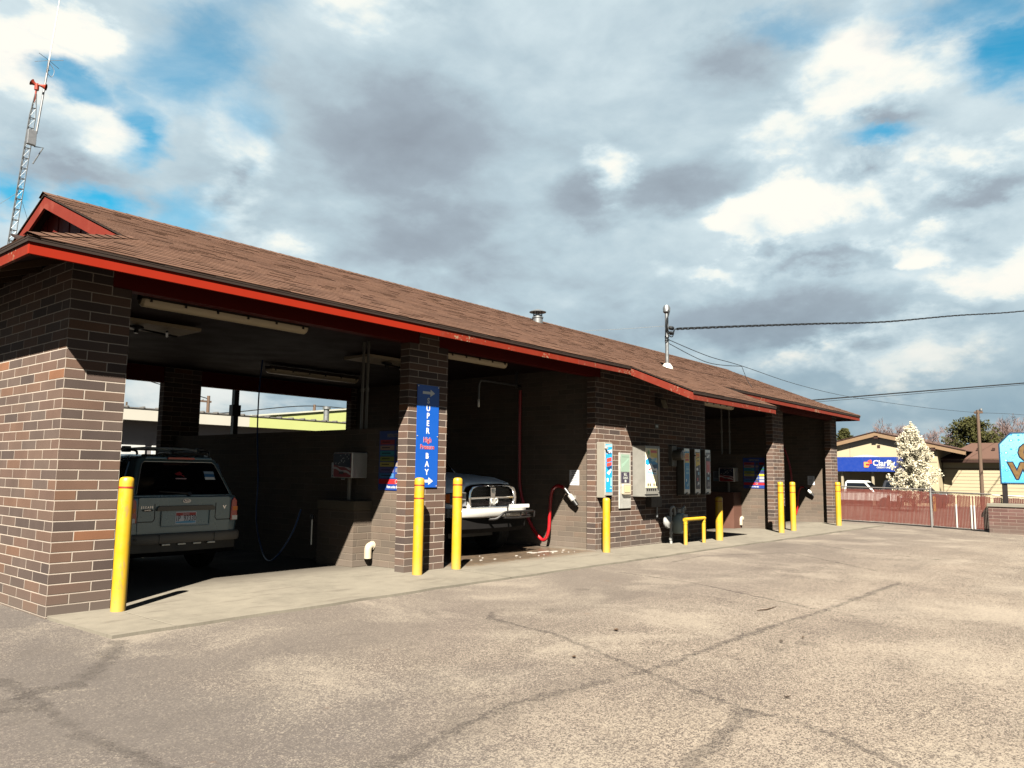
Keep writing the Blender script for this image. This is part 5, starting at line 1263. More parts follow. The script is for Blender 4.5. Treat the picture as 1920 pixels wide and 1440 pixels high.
    mb = MB(); mb.box(-.6, .6, .5, .62, .30, .50); mb.build('front_axle', BLACK, t)
pickup()
# ------------------------------------------------------------------ siren and antenna mast behind the building
def mast_tower():
    t = thing('antenna_tower', 'leaning silver lattice mast with a whip antenna behind the gable', 'antenna mast', (4.72, 20, 0))
    lean = .066
    def ax(z): return Vector((lean*z-.02*0, 0, z))
    H = 14.0; mb = MB(); r = .115; legs = [(math.cos(a)*r, math.sin(a)*r) for a in (R(95), R(215), R(335))]
    def taper(z): return 1.0 if z < 13.2 else max(.25, 1-(z-13.2)/1.0)
    zs = [0, 4, 8, 13.2, 13.6, 14.0]
    for lx, ly in legs: mb.tube([ax(z)+Vector((lx*taper(z), ly*taper(z), 0)) for z in zs], .015, 6)
    tw = mb.build('lattice_leg', M('tower_alu', (.17, .18, .19), .45, .5), t)
    mb = MB(); z = 5.2; k = 0
    while z < 13.8:
        f = taper(z)
        for i in range(3):
            a, b = legs[i], legs[(i+1) % 3]
            mb.tube([ax(z)+Vector((a[0]*f, a[1]*f, 0)), ax(z)+Vector((b[0]*f, b[1]*f, 0))], .014, 5)
            f2 = taper(z+.36)
            mb.tube([ax(z)+Vector((a[0]*f, a[1]*f, 0)), ax(z+.36)+Vector((b[0]*f2, b[1]*f2, 0))], .0045, 4)
        z += .36
    mb.build('lattice_brace', M('tower_alu', ()), t)
    mb = MB(); mb.tube([ax(12.6)+Vector((.18, -.1, 0)), ax(15.3)+Vector((.2, -.1, 0))], .035, 8); mb.build('mast_pipe', M('mast_dark', (.22, .23, .25), .5, .4), t)
    mb = MB(); mb.tube([ax(15.3)+Vector((.2, -.1, 0)), ax(17)+Vector((.21, -.1, 0)), ax(21)+Vector((.2, -.1, 0))], [.022, .016, .008], 6); mb.build('whip_antenna', WHITE, t)
    mb = MB(); c = ax(15.3)+Vector((.2, -.1, 0))
    for dx, dy in ((.42, .3), (-.42, -.3), (.3, -.42), (-.3, .42)): mb.tube([c, c+Vector((dx, dy, -.02))], .008, 5)
    mb.tube(bez([c+Vector((.02, 0, -.1)), c+Vector((.18, 0, -.3)), c+Vector((.12, 0, -.55)), c+Vector((-.02, 0, -.45)), c+Vector((.06, 0, -.3))], 5), .01, 5); mb.build('ground_plane_rod', M('mast_dark', ()), t)
    hr = M('siren_red', (.30, .035, .015), .5, var=.2)
    for s, dz, dy in ((-1, .16, .1), (1, -.14, -.25)):
        mb = MB(); o = ax(14.3)+Vector((.02, dy, dz*.4)); d = Vector((s*.8, -.5*s, .55*dz/.16*s*s if s < 0 else -.2)).normalized()
        mb.lathe([(.03, -.07), (.04, 0), (.05, .06), (.08, .14), (.115, .18), (.107, .18), (.07, .12), (.03, .06), (0, .06)], o, d, 18); mb.build('siren_horn', hr, t)
    mb = MB(); mb.lathe([(.07, -.1), (.07, .12)], ax(14.25), seg=12); mb.tube([ax(13.7), ax(14.2)], .03, 8); mb.build('siren_driver', hr, t)
    mb = MB(); c = ax(12.4); mb.box(c.x-.12, c.x+.14, c.y-.35, c.y-.2, c.z-.3, c.z+.2); mb.build('equipment_box', M('mast_dark', ()), t, .01)
    mb = MB(); mb.tube([ax(12.1)+Vector((.15, -.2, 0)), ax(12.2)+Vector((.42, -.2, -.05)), ax(11.5)+Vector((.2, -.2, 0))], .02, 6); mb.build('side_arm', M('tower_alu', ()), t)
    mb = MB()
    for d in ((-9, -3), (7, 6)): mb.tube([ax(10.5), Vector((d[0], d[1], 0))], .006, 4)
    mb.build('guy_wire', M('wire_grey', (.12, .13, .14), .5), t)
mast_tower()

# ------------------------------------------------------------------ metal warehouse behind the car wash
def warehouse():
    Y = 22.
    WM = M('white_metal_siding', (.55, .53, .47), .5, var=.05, scale=1.2); LM = M('lime_metal_siding', (.50, .55, .22), .5, var=.05, scale=1.2); GW = M('grey_block_wall', (.26, .25, .26), .8, var=.1, scale=1.5, dirt=.5, dirtcol=(.16, .13, .11))
    t = thing('metal_warehouse', 'long low white warehouse with a lime green end seen through the bays', 'warehouse', (4, Y, 0))
    mb = MB(); mb.box(-8, 22, .6, 14, -.3, 3.35); mb.build('wall', GW, t)
    mb = MB(); mb.box(-8, 11.55, -.0, 14.2, 3.30, 3.76); mb.build('parapet', WM, t)
    mb = MB(); mb.box(11.552, 22, -.0, 14.2, 3.30, 3.76); mb.build('parapet', LM, t)
    mb = MB(); mb.box(-8, 22, -.03, .03, 3.762, 3.80)
    k = -8.
    while k < 22: mb.box(k, k+.07, -.05, .3, 3.80, 3.85); k += .62
    mb.build('roof_edge', M('roof_edge_grey', (.22, .21, .2), .5, .3), t)
    for x in (4.4, 7.6, 10.8, 14.0):
        mb = MB(); mb.box(x, x+2.9, .5, .598, -.3, 2.35); d = mb.build('roller_door', M('door_white', (.62, .63, .63), .5), t)
        mb = MB()
        for q in range(1, 5): mb.box(x, x+2.9, .485, .499, q*.46, q*.46+.02)
        mb.build('door_groove', M('door_groove', (.35, .36, .37), .5), d)
    mb = MB(); mb.lathe([(.14, 3.7), (.14, 4.55), (.2, 4.55), (.2, 4.68), (0, 4.70)], (17.1, 2, 0), seg=14); mb.build('roof_flue', GALV, t)
    mb = MB(); mb.tube([(6.9, 1.5, 3.76), (6.9, 1.5, 4.1)], .04, 6); mb.build('roof_pipe', M('rust_pipe', (.1, .07, .05), .6), t)
    t2 = thing('gabled_warehouse', 'lime green gabled metal building rising behind the white warehouse', 'warehouse', (29, 37.5, 0))
    mb = MB(); mb.prism([(-5, 0, 0), (14, 0, 0), (14, 0, 7.2), (-2.5, 0, 5.09), (-5, 0, 4.77)], (0, 10, 0)); mb.build('wall', LM, t2)
    mb = MB(); mb.prism([(-5.3, -.1, 4.75), (14, -.1, 7.22), (14, -.1, 7.32), (-5.3, -.1, 4.85)], (0, 10.2, 0)); mb.build('roof', M('pale_roof', (.6, .6, .5), .5), t2)
warehouse()
def util_pole(x, y, z0, h, label, arms=True):
    t = thing('utility_pole', label, 'utility pole', (x, y, z0))
    mb = MB(); mb.lathe([(.15, 0), (.12, h*.6), (.10, h), (0, h)], seg=10); mb.build('pole', M('pole_wood', (.13, .085, .06), .85, var=.25, scale=6), t)
    if arms:
        mb = MB(); mb.box(-1.1, .2, -.05, .05, h-.45, h-.33); mb.build('cross_arm', M('pole_wood', ()), t)
        for a in (-1.0, -.4):
            mb = MB(); mb.lathe([(.04, 0), (.06, .05), (.03, .12), (0, .13)], (a, 0, h-.33), seg=8); mb.build('insulator', GALV, t)
    return t
util_pole(23.42, 40, 0, 6.3, 'brown utility pole seen through the pickup bay above the white warehouse')
util_pole(31.9, 40, 0, 6.35, 'rust coloured pole top seen beside the flue over the lime roof', False)
def wire(pts, r, label, name='overhead_wire', mat=None):
    o = Vector(pts[0]); mb = MB(); mb.tube([Vector(p)-o for p in bez(pts, 10)], r, 6, caps=False)
    tag(mb.build(name, mat or M('black_cable', ()), None, loc=o), label, 'wire')
wire([(23.4, 40, 6.1), (16, 40, 7.6), (8, 40, 9.5)], .03, 'thin wire running up left from the pole behind the warehouse')
wire([(14, 40, 4.0), (24, 40, 5.15), (31.9, 40, 6.25), (40, 40, 6.05), (50, 40, 6.0)], .035, 'dark wire sagging over the lime green roof behind the bays')
# steel post just outside the rear of the pickup bay
t = thing('steel_post', 'dark steel post standing behind the pickup bay', 'post', (6.75, 8.25, -.02))
mb = MB(); mb.box(-.06, .06, -.06, .06, 0, 3.5); mb.build('shaft', BLACK, t)
mb = MB(); mb.box(-.11, .11, -.08, .08, 2.72, 2.98); mb.build('post_box', BLACK, t, .01)

# ------------------------------------------------------------------ service wires to the right
def twisted(pts, label):
    o = Vector(pts[0]); P = [Vector(p)-o for p in bez(pts, 40)]; mb = MB()
    for k in range(3):
        mb.tube([p+Vector((0, .022*math.cos(i*.55+k*2.1), .022*math.sin(i*.55+k*2.1))) for i, p in enumerate(P)], .014, 5, caps=False)
    tag(mb.build('service_cable', M('black_cable', ()), None, loc=o), label, 'cable')
twisted([(13.95, .46, 5.03), (17.9, .32, 5.70), (22.9, 0, 6.52), (28.9, -.68, 7.47), (36, -1.9, 8.75), (44.1, -3.66, 10.13), (60, -7, 13.2)], 'thick twisted power cable running right from the roof mast')
wire([(13.55, .46, 4.70), (16.5, .84, 4.70), (19.78, 1.29, 4.845), (28, 2.4, 5.1), (38.85, 3.43, 5.56), (48, 1.8, 5.6), (58, .75, 5.95)], .010, 'long thin telephone wire running from the roof mast to the lamp pole')
wire([(13.52, .44, 4.60), (16.5, .84, 4.52), (19.78, 1.29, 4.83)], .010, 'second thin wire sagging just below the telephone wire by the mast')
wire([(19.78, 1.29, 4.835), (19.0, .8, 4.3), (18.4, .4, 3.98)], .008, 'short thin wire dropping from the telephone wire to the roof edge')
wire([(32.0, 3.66, 4.84), (36.2, .31, 5.41), (42.1, -3.7, 6.17), (52, -10, 7.4)], .028, 'dark straight cable crossing low at the right above the roof end')
wire([(32.4, 3.3, 4.80), (36.2, .31, 5.31), (42.1, -3.7, 6.09), (52, -10, 7.3)], .010, 'hair thin wire just under the dark straight cable at the right')
wire([(58, .75, 5.95), (68.4, -.75, 6.43), (90, -4, 7.0)], .012, 'thin wire leaving the lamp pole to the right')
wire([(14.6, 3.75, 5.44), (14.0, 2.2, 5.22), (13.40, .5, 5.02)], .004, 'pale thin guy wire from the ridge to the roof mast', mat=M('pale_wire', (.55, .55, .52), .5, .4))

# ------------------------------------------------------------------ slat fence, brick planter and the big blue sign
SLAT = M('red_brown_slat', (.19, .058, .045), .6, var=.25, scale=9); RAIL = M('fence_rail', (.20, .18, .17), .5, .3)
def fence(A, Bp, z_top, label, posts=(), white=(), slat=SLAT, gap=.29):
    A = Vector((*A, 0)); Bq = Vector((*Bp, 0)); L = (Bq-A).length; d = (Bq-A)/L; nrm = Vector((-d.y, d.x, 0))
    t = thing('slat_fence', label, 'fence', (A.x, A.y, gz(A.x, A.y)-.03), 0, 'red slat fences at the far side')
    rnd = random.Random(7); o = Vector((A.x, A.y, gz(A.x, A.y)-.03))
    def P(s, h, off=0.):
        q = A+d*s+nrm*off; return Vector((q.x, q.y, (gz(q.x, q.y)-.03)))-o+Vector((0, 0, h))
    H = z_top
    mb = MB(); s = .03; pitch = .046; ws = []
    while s < L-.03:
        w = pitch*(1-gap*rnd.uniform(.8, 1.15)); h0 = .06+rnd.uniform(0, .015); h1 = H-.06-rnd.uniform(0, .03)
        if any(abs(s-x) < .026 for x in white): ws.append(s); s += pitch; continue
        mb.hexa([P(s, h0, -.004), P(s+w, h0, -.004), P(s+w, h0, .004), P(s, h0, .004), P(s, h1, -.004), P(s+w, h1, -.004), P(s+w, h1, .004), P(s, h1, .004)]); s += pitch
    sl = mb.build('slat', slat, t); sl['kind'] = 'stuff'
    if white:
        for s in ws:
            mb = MB(); mb.hexa([P(s, .06, -.03), P(s+.04, .06, -.03), P(s+.04, .06, -.02), P(s, .06, -.02), P(s, .80, -.03), P(s+.04, .80, -.03), P(s+.04, .80, -.02), P(s, .80, -.02)]); mb.build('white_slat', WHITE, t)
    # diagonal wire mesh
    mb = MB(); s = -H
    while s < L:
        for sg in (0, 1):
            a0, a1 = max(0, s), min(L, s+H); h0 = (a0-s); h1 = (a1-s)
            if sg: h0, h1 = H-h0, H-h1
            if a1 > a0:
                p, q = P(a0, max(.04, h0), .008), P(a1, max(.04, h1), .008); mb.tube([p, q], .0022, 3, caps=False)
        s += .075
    wmesh = mb.build('wire_mesh', RAIL, t); wmesh['kind'] = 'stuff'
    mb = MB(); mb.tube([P(0, H), P(L, H)], .022, 8); mb.tube([P(0, .05), P(L, .05)], .008, 6); mb.build('rail', RAIL, t)
    for s in posts:
        mb = MB(); mb.tube([P(s, -.05, -.0), P(s, H+.05)], .032, 10); p = mb.build('fence_post', M('post_grey', (.24, .23, .23), .5, .3), t)
        mb = MB(); mb.lathe([(.036, 0), (.03, .03), (0, .045)], P(s, H+.05), seg=10); mb.build('post_cap', M('post_grey', ()), p)
fence((26.35, .75), (25.6, -2.65), 1.24, 'long red slat chain link fence beside the far bollard', (0.02, 3.46))
fence((25.6, -2.66), (25.08, -4.42), 1.17, 'short red slat fence with white slats next to the brick planter', (), (.78, 1.24, 1.30))
fence((25.35, -4.42), (26.3, -9.0), 1.14, 'shaded dark red slat fence behind the brick planter', (), (), M('slat_shaded_red', (.085, .02, .018), .6), .22)  # a darker copy of the slat red, with the shade put into its colour
def planter():
    t = thing('brick_planter', 'low brick planter wall with a concrete cap under the big blue sign', 'planter', (0, 0, 0))
    mb = MB(); mb.box(24.9, 26.0, -8.5, -4.36, -.35, .60); mb.build('wall', BRICKP, t)
    mb = MB(); mb.box(24.87, 26.03, -8.53, -4.33, .602, .70); mb.build('cap', M('cap_concrete', (.24, .22, .18), .8, var=.12), t, .008)
planter()
def big_sign():
    X, Y0 = 25.25, -4.67
    t = thing('car_wash_sign', 'big blue water drop sign with gold letters at the right edge', 'sign', (X, Y0, .70))
    F = Frame((0, 0, 0), (0, -1, 0), (0, 0, 1)); W_, z0, z1 = 2.5, .60, 2.19
    pts = [(0, z0), (W_, z0), (W_, z1-.35), (W_-.32, z1), (.32, z1), (0, z1-.35)]
    mb = MB(); F.poly(mb, pts, -.22, .0); mb.build('cabinet', M('sign_frame', (.008, .05, .12), .4), t, .01)
    mt, tt, bs = new_mat('water_drop_print')
    P = tt.new('ShaderNodeNewGeometry').outputs['Position']; x, y, z = tt.xyz(P); q = tt.comb(y, tt.math('MULTIPLY', z, 1.35), 0.)
    def drops(scale, rad):
        d = tt.voro(q, scale, 'Distance'); c = tt.xyz(tt.voro(q, scale, 'Color'))[0]; r = tt.math('MULTIPLY', tt.math('ADD', tt.math('MULTIPLY', c, .7), .3), rad)
        rim = tt.math('MULTIPLY', tt.smooth(d, tt.math('MULTIPLY', r, 1.0), tt.math('MULTIPLY', r, .72)), tt.smooth(d, tt.math('MULTIPLY', r, .35), tt.math('MULTIPLY', r, .7)))
        core = tt.smooth(d, tt.math('MULTIPLY', r, .8), tt.math('MULTIPLY', r, .3)); return rim, core
    r1, c1 = drops(6, .42); r2, c2 = drops(13, .42)
    base = tt.mix(tt.noise(q, 2.2, 3), (.02, .22, .50), (.10, .42, .60)); base = tt.mix(tt.smooth(z, 1.3, 2.9), base, (.16, .50, .62))
    c = tt.mix(c1, base, (.40, .66, .78)); c = tt.mix(r1, c, (.0, .12, .38)); c = tt.mix(tt.math('MULTIPLY', c2, .8), c, (.50, .72, .80)); c = tt.mix(r2, c, (.0, .18, .45))
    set_base(tt, bs, c, 1.5); bs.inputs['Roughness'].default_value = .35
    ins = [(.045, z0+.045), (W_-.045, z0+.045), (W_-.045, z1-.37), (W_-.34, z1-.045), (.34, z1-.045), (.045, z1-.37)]
    mb = MB(); F.poly(mb, ins, .001, .006); mb.build('printed_face', mt, t)
    GOLD = M('gold_letters', (.22, .13, .05), .4, .2, var=.4, scale=12); OUT = M('letter_outline', (.006, .02, .06), .4)
    for txt, a, b, hh in (('CAR', .52, 1.33, .50), ('WASH', .27, .79, .46)):
        mb = MB(); mb.text(F, txt, a, b, hh, 0, .006, .010, .085, 'LEFT', sx=1.0); mb.build('letter_outline', OUT, t)
        mb = MB(); mb.text(F, txt, a, b, hh, 0, .010, .020, .035, 'LEFT', sx=1.0); mb.build('lettering', GOLD, t)
    for a in (.10, W_-.10):
        mb = MB(); F.box(mb, a-.065, a+.065, -.06, z0-.001, -.16, -.03); mb.build('post', M('sign_post', (.02, .016, .016), .5), t)
big_sign()

# ------------------------------------------------------------------ credit union across the street
def credit_union():
    CRW = M('cream_siding', (.42, .355, .235), .7, var=.05, scale=1.5, k=1.15); CRW2 = M('cream_panel', (.36, .31, .22), .7, var=.05); TRIM = M('tan_trim', (.26, .17, .10), .6); DKT = M('dark_brown_trim', (.05, .022, .016), .6); RF = M('brown_shingle_far', (.115, .062, .045), .9, var=.25, scale=9)
    t = thing('credit_union', 'cream gabled credit union building with a blue canopy across the street', 'building', (62, 8, -.78)); o = Vector((62, 8, -.78))
    def q(mb, pts, d, mi=0): mb.prism([Vector(p)-o for p in pts], d, mi)
    yl, zl, yp, zp, yr, zr_ = 15.5, 3.2, 8.39, 4.75, 4.2, 3.62
    mb = MB(); q(mb, [(62, 15, -.78), (62, 15, 3.3), (62, yp, 4.72), (62, 4.15, 3.7), (62, 4.15, -.78)], (9, 0, 0)); mb.build('wall', CRW, t)
    for y in (6.2, 10.4): 
        mb = MB(); mb.box(-.015, -.001, y-8-.02, y-8+.02, .78, 4.9); mb.build('panel_joint', CRW2, t)
    mb = MB(); mb.box(-.02, -.001, -3.8, 7, 3.42, 3.47); mb.build('panel_joint', CRW2, t)
    # barge boards and roof with deep overhang
    for (ya, za, yb, zb) in ((yp, 4.98, 16.2, 3.06), (yp, 4.98, 2.22, 3.46)):
        mb = MB(); q(mb, [(61.6, ya, za), (61.6, yb, zb), (61.6, yb, zb-.30), (61.6, ya, za-.34)], (.06, 0, 0)); mb.build('barge_board', TRIM, t)
        mb = MB(); q(mb, [(61.57, ya, za+.05), (61.57, yb, zb+.05), (61.57, yb, zb-.0), (61.57, ya, za-.0)], (10, 0, 0)); mb.build('roof', RF, t)
        mb = MB(); q(mb, [(61.56, ya, za+.07), (61.56, yb, zb+.07), (61.56, yb, zb+.0), (61.56, ya, za+.0)], (.03, 0, 0)); mb.build('roof_edge', DKT, t)
    for y, z in ((8.33, 4.58), (4.35, 3.62), (12.6, 3.62)):
        mb = MB(); mb.box(-.40, 0, y-8-.15, y-8+.15, z+.78-.11, z+.78+.11); mb.build('beam_end', DKT, t)
    mb = MB(); mb.box(-.03, -.001, 8.24-8-.1, 8.24-8+.1, 3.76+.78, 3.98+.78); mb.build('gable_vent', DKT, t)
    # canopy with the sign
    mb = MB(); mb.box(-3.2, -.001, 10.47-8-4.2, 10.9-8, 1.89+.78, 2.97+.78); mb.build('canopy', M('canopy_blue', (.006, .04, .30), .4, var=.03), t)
    F = Frame(Vector((58.8, 0, 0))-o, (0, -1, 0), (0, 0, 1))
    mb = MB(); mb.text(F, 'Clarity', -7.88, 2.33, .40, 0, .002, .02, .02, 'LEFT', sx=.98); mb.text(F, 'CREDIT UNION', -7.62, 2.14, .12, 0, .002, .02, .02, 'LEFT', sx=.98); mb.build('sign_lettering', WHITE, t)
    mb = MB(); F.poly(mb, [(-8.25, 2.46), (-8.2, 2.72), (-7.98, 2.76), (-7.93, 2.5)], .002, .02); mb.build('sign_logo', C('logored', (.6, .05, .03)), t)
    mb = MB(); F.poly(mb, [(-8.5, 2.2), (-8.5, 2.6), (-8.2, 2.6), (-8.2, 2.52), (-8.1, 2.52), (-8.1, 2.38), (-8.2, 2.2)], .021, .03); F.poly(mb, [(-8.36, 2.34), (-8.36, 2.46), (-8.1, 2.46), (-8.1, 2.34)], .031, .035, 1); mb.build('sign_logo', [C('logoorange', (.65, .20, .06)), C('logodark', (.30, .01, .02))], t)
    for y0, y1, z0, z1 in ((9.27, 8.5, 3.0, 3.14), (8.39, 7.5, 3.02, 3.14)):
        mb = MB(); F.poly(mb, [(-y0, 2.98), (-y1, 2.98), (-y1, z1 if y0 > 9 else 3.0), (-y0, 3.0 if y0 > 9 else z1)], -.5, -.1); mb.build('canopy_flap', WHITE, t)
    for y in (10.2, 8.0):
        mb = MB(); mb.box(-2.9, -2.75, y-8-.08, y-8+.08, 0, 2.66); mb.build('canopy_post', CRW2, t)
    mb = MB(); mb.box(-.03, -.001, -2.9, -1.0, .78, 2.3); mb.build('window', DARKGLASS, t)
    # right wing under the hipped roof
    mb = MB(); mb.box(1.45, 9, -16, -3.9, 0, 3.58); mb.build('wall', CRW, t)
    mb = MB(); 
    for z in [2.9-.26*k for k in range(9)]: mb.box(1.435, 1.449, -16, -3.9, z, z+.018)
    mb.build('siding_line', CRW2, t)
    mb = MB(); mb.box(1.39, 1.449, -16, -3.9, 2.93, 3.02); mb.build('band', M('band_tan', (.22, .16, .1), .6), t)
    mb = MB(); q(mb, [(63.0, 4.2, 2.86), (63.0, -8, 2.86), (66.5, -8, 4.14), (66.5, 1.4, 4.14), (66.5, 2.6, 4.14)], (0, 0, .08)); q(mb, [(63.0, -8, 2.86), (63.0, -8.2, 2.86), (66.5, -8.2, 4.14)], (0, 0, .08)); mb.build('roof', RF, t)
    mb = MB(); mb.box(.98, 1.1, -16, -3.85, 3.42, 3.62); mb.build('gutter', DKT, t)
    for y in (1.9, .9, -.0):
        mb = MB(); mb.box(64.6-62, 64.9-62, y-8-.08, y-8+.08, 4.35, 4.55); mb.build('roof_vent', DKT, t)
credit_union()
# lamp pole across the street
t = thing('lamp_pole', 'dark wooden pole with a short crossbar in front of the cream wing', 'pole', (58, .78, -.78))
mb = MB(); mb.lathe([(.13, 0), (.10, 6.92), (0, 6.93)], seg=12); mb.build('pole', M('pole_wood', ()), t)
mb = MB(); mb.box(-.06, .06, -.30, .22, 6.68, 6.83); mb.build('crossbar', M('pole_wood', ()), t, .01)
mb = MB(); mb.lathe([(.06, 0), (.10, .05), (.10, .16), (.04, .2)], (0, -.2, 6.83), seg=10); mb.build('fitting', GALV, t)

# parked vehicles behind the fence
def far_truck():
    t = thing('white_pickup', 'white crew cab pickup parked behind the slat fence', 'pickup truck', (57, 8.2, -.73))
    PT = carpaint('white_truck_paint', (.62, .62, .60), .3, 0.)
    mb = MB()
    def ring(x, zf=1.0): return [(x, y, z) for y, z in ((-2.7, .55), (2.9, .55), (2.9, 1.08*zf), (1.0, 1.10*zf), (-1.15, 1.12*zf), (-2.6, 1.04*zf))]
    mb.loft([ring(-.95, .98), ring(-1.0), ring(1.0), ring(.95, .98)], smooth=False); mb.build('body', PT, t, .04)
    mb = MB(); mb.loft([[(-.92, -1.15, 1.11), (.92, -1.15, 1.11), (.92, 1.05, 1.11), (-.92, 1.05, 1.11)], [(-.74, -.42, 1.86), (.74, -.42, 1.86), (.74, .95, 1.86), (-.74, .95, 1.86)], [(-.6, -.3, 1.95), (.6, -.3, 1.95), (.6, .85, 1.95), (-.6, .85, 1.95)]]); mb.build('cab', PT, t, .05)
    for s in (-1, 1):
        mb = MB(); P = [(s*.925, -.95, 1.16), (s*.925, .85, 1.16), (s*.775, .83, 1.78), (s*.775, -.38, 1.78)]; mb.prism(P, (-s*.03, 0, 0)); mb.build('side_window', DARKGLASS, t)
    mb = MB(); mb.hexa([(-.85, -1.12, 1.16), (.85, -1.12, 1.16), (.85, -1.08, 1.16), (-.85, -1.08, 1.16), (-.70, -.48, 1.82), (.70, -.48, 1.82), (.70, -.42, 1.82), (-.70, -.42, 1.82)]); mb.build('windscreen', DARKGLASS, t)
    for y in (-1.75, 1.85):
        for s in (-1, 1):
            mb = MB(); mb.lathe([(.3, -.12), (.40, -.12), (.40, .12), (.3, .12), (.0, .06)], (s*.86, y, .40), (s, 0, 0), 20); mb.build('wheel', RUBBER, t)
    mb = MB(); mb.box(-1.01, 1.01, -2.78, -2.68, .5, .8); mb.build('bumper', CHROME, t, .02)
far_truck()
def far_car():
    t = thing('dark_suv', 'dark SUV parked beside the white pickup behind the blossom tree', 'SUV', (58.2, 4.9, -.73))
    PT = carpaint('dark_car_paint', (.02, .02, .025), .3, .2)
    mb = MB(); mb.loft([[(-.9, -2.2, .45), (.9, -2.2, .45), (.9, 2.2, .45), (-.9, 2.2, .45)], [(-.92, -2.25, .85), (.92, -2.25, .85), (.92, 2.25, .85), (-.92, 2.25, .85)], [(-.88, -2.1, 1.15), (.88, -2.1, 1.15), (.88, 2.2, 1.2), (-.88, 2.2, 1.2)]]); mb.build('body', PT, t, .06)
    mb = MB(); mb.loft([[(-.85, -1.2, 1.15), (.85, -1.2, 1.15), (.85, 2.15, 1.2), (-.85, 2.15, 1.2)], [(-.68, -.5, 1.95), (.68, -.5, 1.95), (.68, 1.9, 1.98), (-.68, 1.9, 1.98)]]); mb.build('cabin', PT, t, .06)
    for s in (-1, 1):
        mb = MB(); mb.prism([(s*.855, -.9, 1.25), (s*.855, 1.9, 1.27), (s*.72, 1.75, 1.85), (s*.72, -.45, 1.85)], (-s*.03, 0, 0)); mb.build('side_window', DARKGLASS, t)
        for y in (-1.4, 1.4):
            mb = MB(); mb.lathe([(.25, -.11), (.35, -.11), (.35, .11), (.25, .11), (0, .05)], (s*.82, y, .35), (s, 0, 0), 18); mb.build('wheel', RUBBER, t)
far_car()
for k, (y, lab) in enumerate(((5.2, 'first'), (4.6, 'second'), (2.55, 'third'))):
    t = thing('street_bollard', 'small yellow bollard across the street seen through the fence slats', 'bollard', (52, y, -.78), 0, 'small yellow bollards across the street')
    mb = MB(); mb.lathe([(.09, 0), (.09, 1.0), (.06, 1.08), (0, 1.1)], seg=12); mb.build('sleeve', YELLOW, t)
    mb = MB(); mb.lathe([(.093, .9), (.093, .94)], seg=12); mb.build('tape_band', YBAND, t)

# ------------------------------------------------------------------ trees
def leafmat(name, lo, hi, rough=.7):
    mt, t, bs = new_mat(name)
    P = t.new('ShaderNodeNewGeometry'); n = t.noise(P.outputs['Position'], 5, 3)
    a = t.new('ShaderNodeAttribute'); a.attribute_name = 'tone'
    kk = 1.2 if 'blossom' in name else 1.
    lc = t.mix(t.math('ADD', t.math('MULTIPLY', n, .4), t.math('MULTIPLY', a.outputs['Fac'], .6)), lo, hi); set_base(t, bs, lc, kk); bs.inputs['Roughness'].default_value = rough
    bs.inputs['Specular IOR Level'].default_value = .05
    tr = t.new('ShaderNodeBsdfTranslucent'); t.put(tr.inputs[0], (hi[0]*GS*kk, hi[1]*GS*kk, hi[2]*GS*kk, 1)); mx = t.new('ShaderNodeMixShader'); mx.inputs[0].default_value = .22
    out = t.n['Material Output']; t.l.new(bs.outputs[0], mx.inputs[1]); t.l.new(tr.outputs[0], mx.inputs[2]); t.l.new(mx.outputs[0], out.inputs[0])
    return mt
def leaves(mb, c, r, n, s, rnd, up=0.):
    for _ in range(n):
        d = Vector((rnd.gauss(0, 1), rnd.gauss(0, 1), rnd.gauss(0, 1))).normalized()*r*rnd.random()**.4
        p = c+d; a = Vector((rnd.gauss(0, 1), rnd.gauss(0, 1), rnd.gauss(0, 1)+up)).normalized(); b = a.orthogonal().normalized(); b = (b+a.cross(b)*rnd.uniform(-1, 1)).normalized()
        k = s*rnd.uniform(.6, 1.3); w = k*rnd.uniform(.35, .6)
        mb.add([p-a*k, p+b*w, p+a*k, p-b*w], [(0, 1, 2, 3)], 0, False, rnd.random())
def blossom(x, y, h, w, label):
    t = thing('blossom_tree', label, 'tree', (x, y, -.78)); rnd = random.Random(21)
    tr = MB(); tr.tube([(0, 0, 0), (.03, 0, h*.3), (0, .02, h*.6), (0, 0, h*.95)], [.11, .09, .055, .012], 8)
    cr = MB()
    for k in range(175):
        f = rnd.random()**.85; z = h*(.16+.80*f); prof = (1-f)**.62*(1 if f > .26 else .60+.40*f/.26)
        r = w*.5*prof*rnd.uniform(.5, 1.04); a = rnd.uniform(0, 6.283)
        p0 = Vector((0, 0, z-.30*r-.15)); p1 = Vector((r*math.cos(a), r*math.sin(a), z+.25*r))
        tr.tube([p0, p0.lerp(p1, .5)+Vector((0, 0, -.04)), p1], [.022, .014, .005], 5)
        for q in range(4):
            c = p0.lerp(p1, .35+.22*q)+Vector((rnd.gauss(0, .06), rnd.gauss(0, .06), rnd.gauss(0, .07)))
            leaves(cr, c, .18, 34, .062, rnd)
        leaves(cr, p1+Vector((0, 0, .12)), .10, 14, .05, rnd, 1.)
    for k in range(12): leaves(cr, Vector((rnd.gauss(0, .03), rnd.gauss(0, .03), h*(.88+.013*k))), .13*(1-k/14), 18, .05, rnd)
    tr.build('trunk', M('blossom_bark', (.10, .07, .055), .85), t); cr.build('crown', leafmat('blossom_petals', (.60, .52, .34), (.95, .89, .72)), t, recalc=False, att='tone')
blossom(50, 3.25, 5.6, 3.5, 'white flowering cone shaped tree beyond the slat fence')
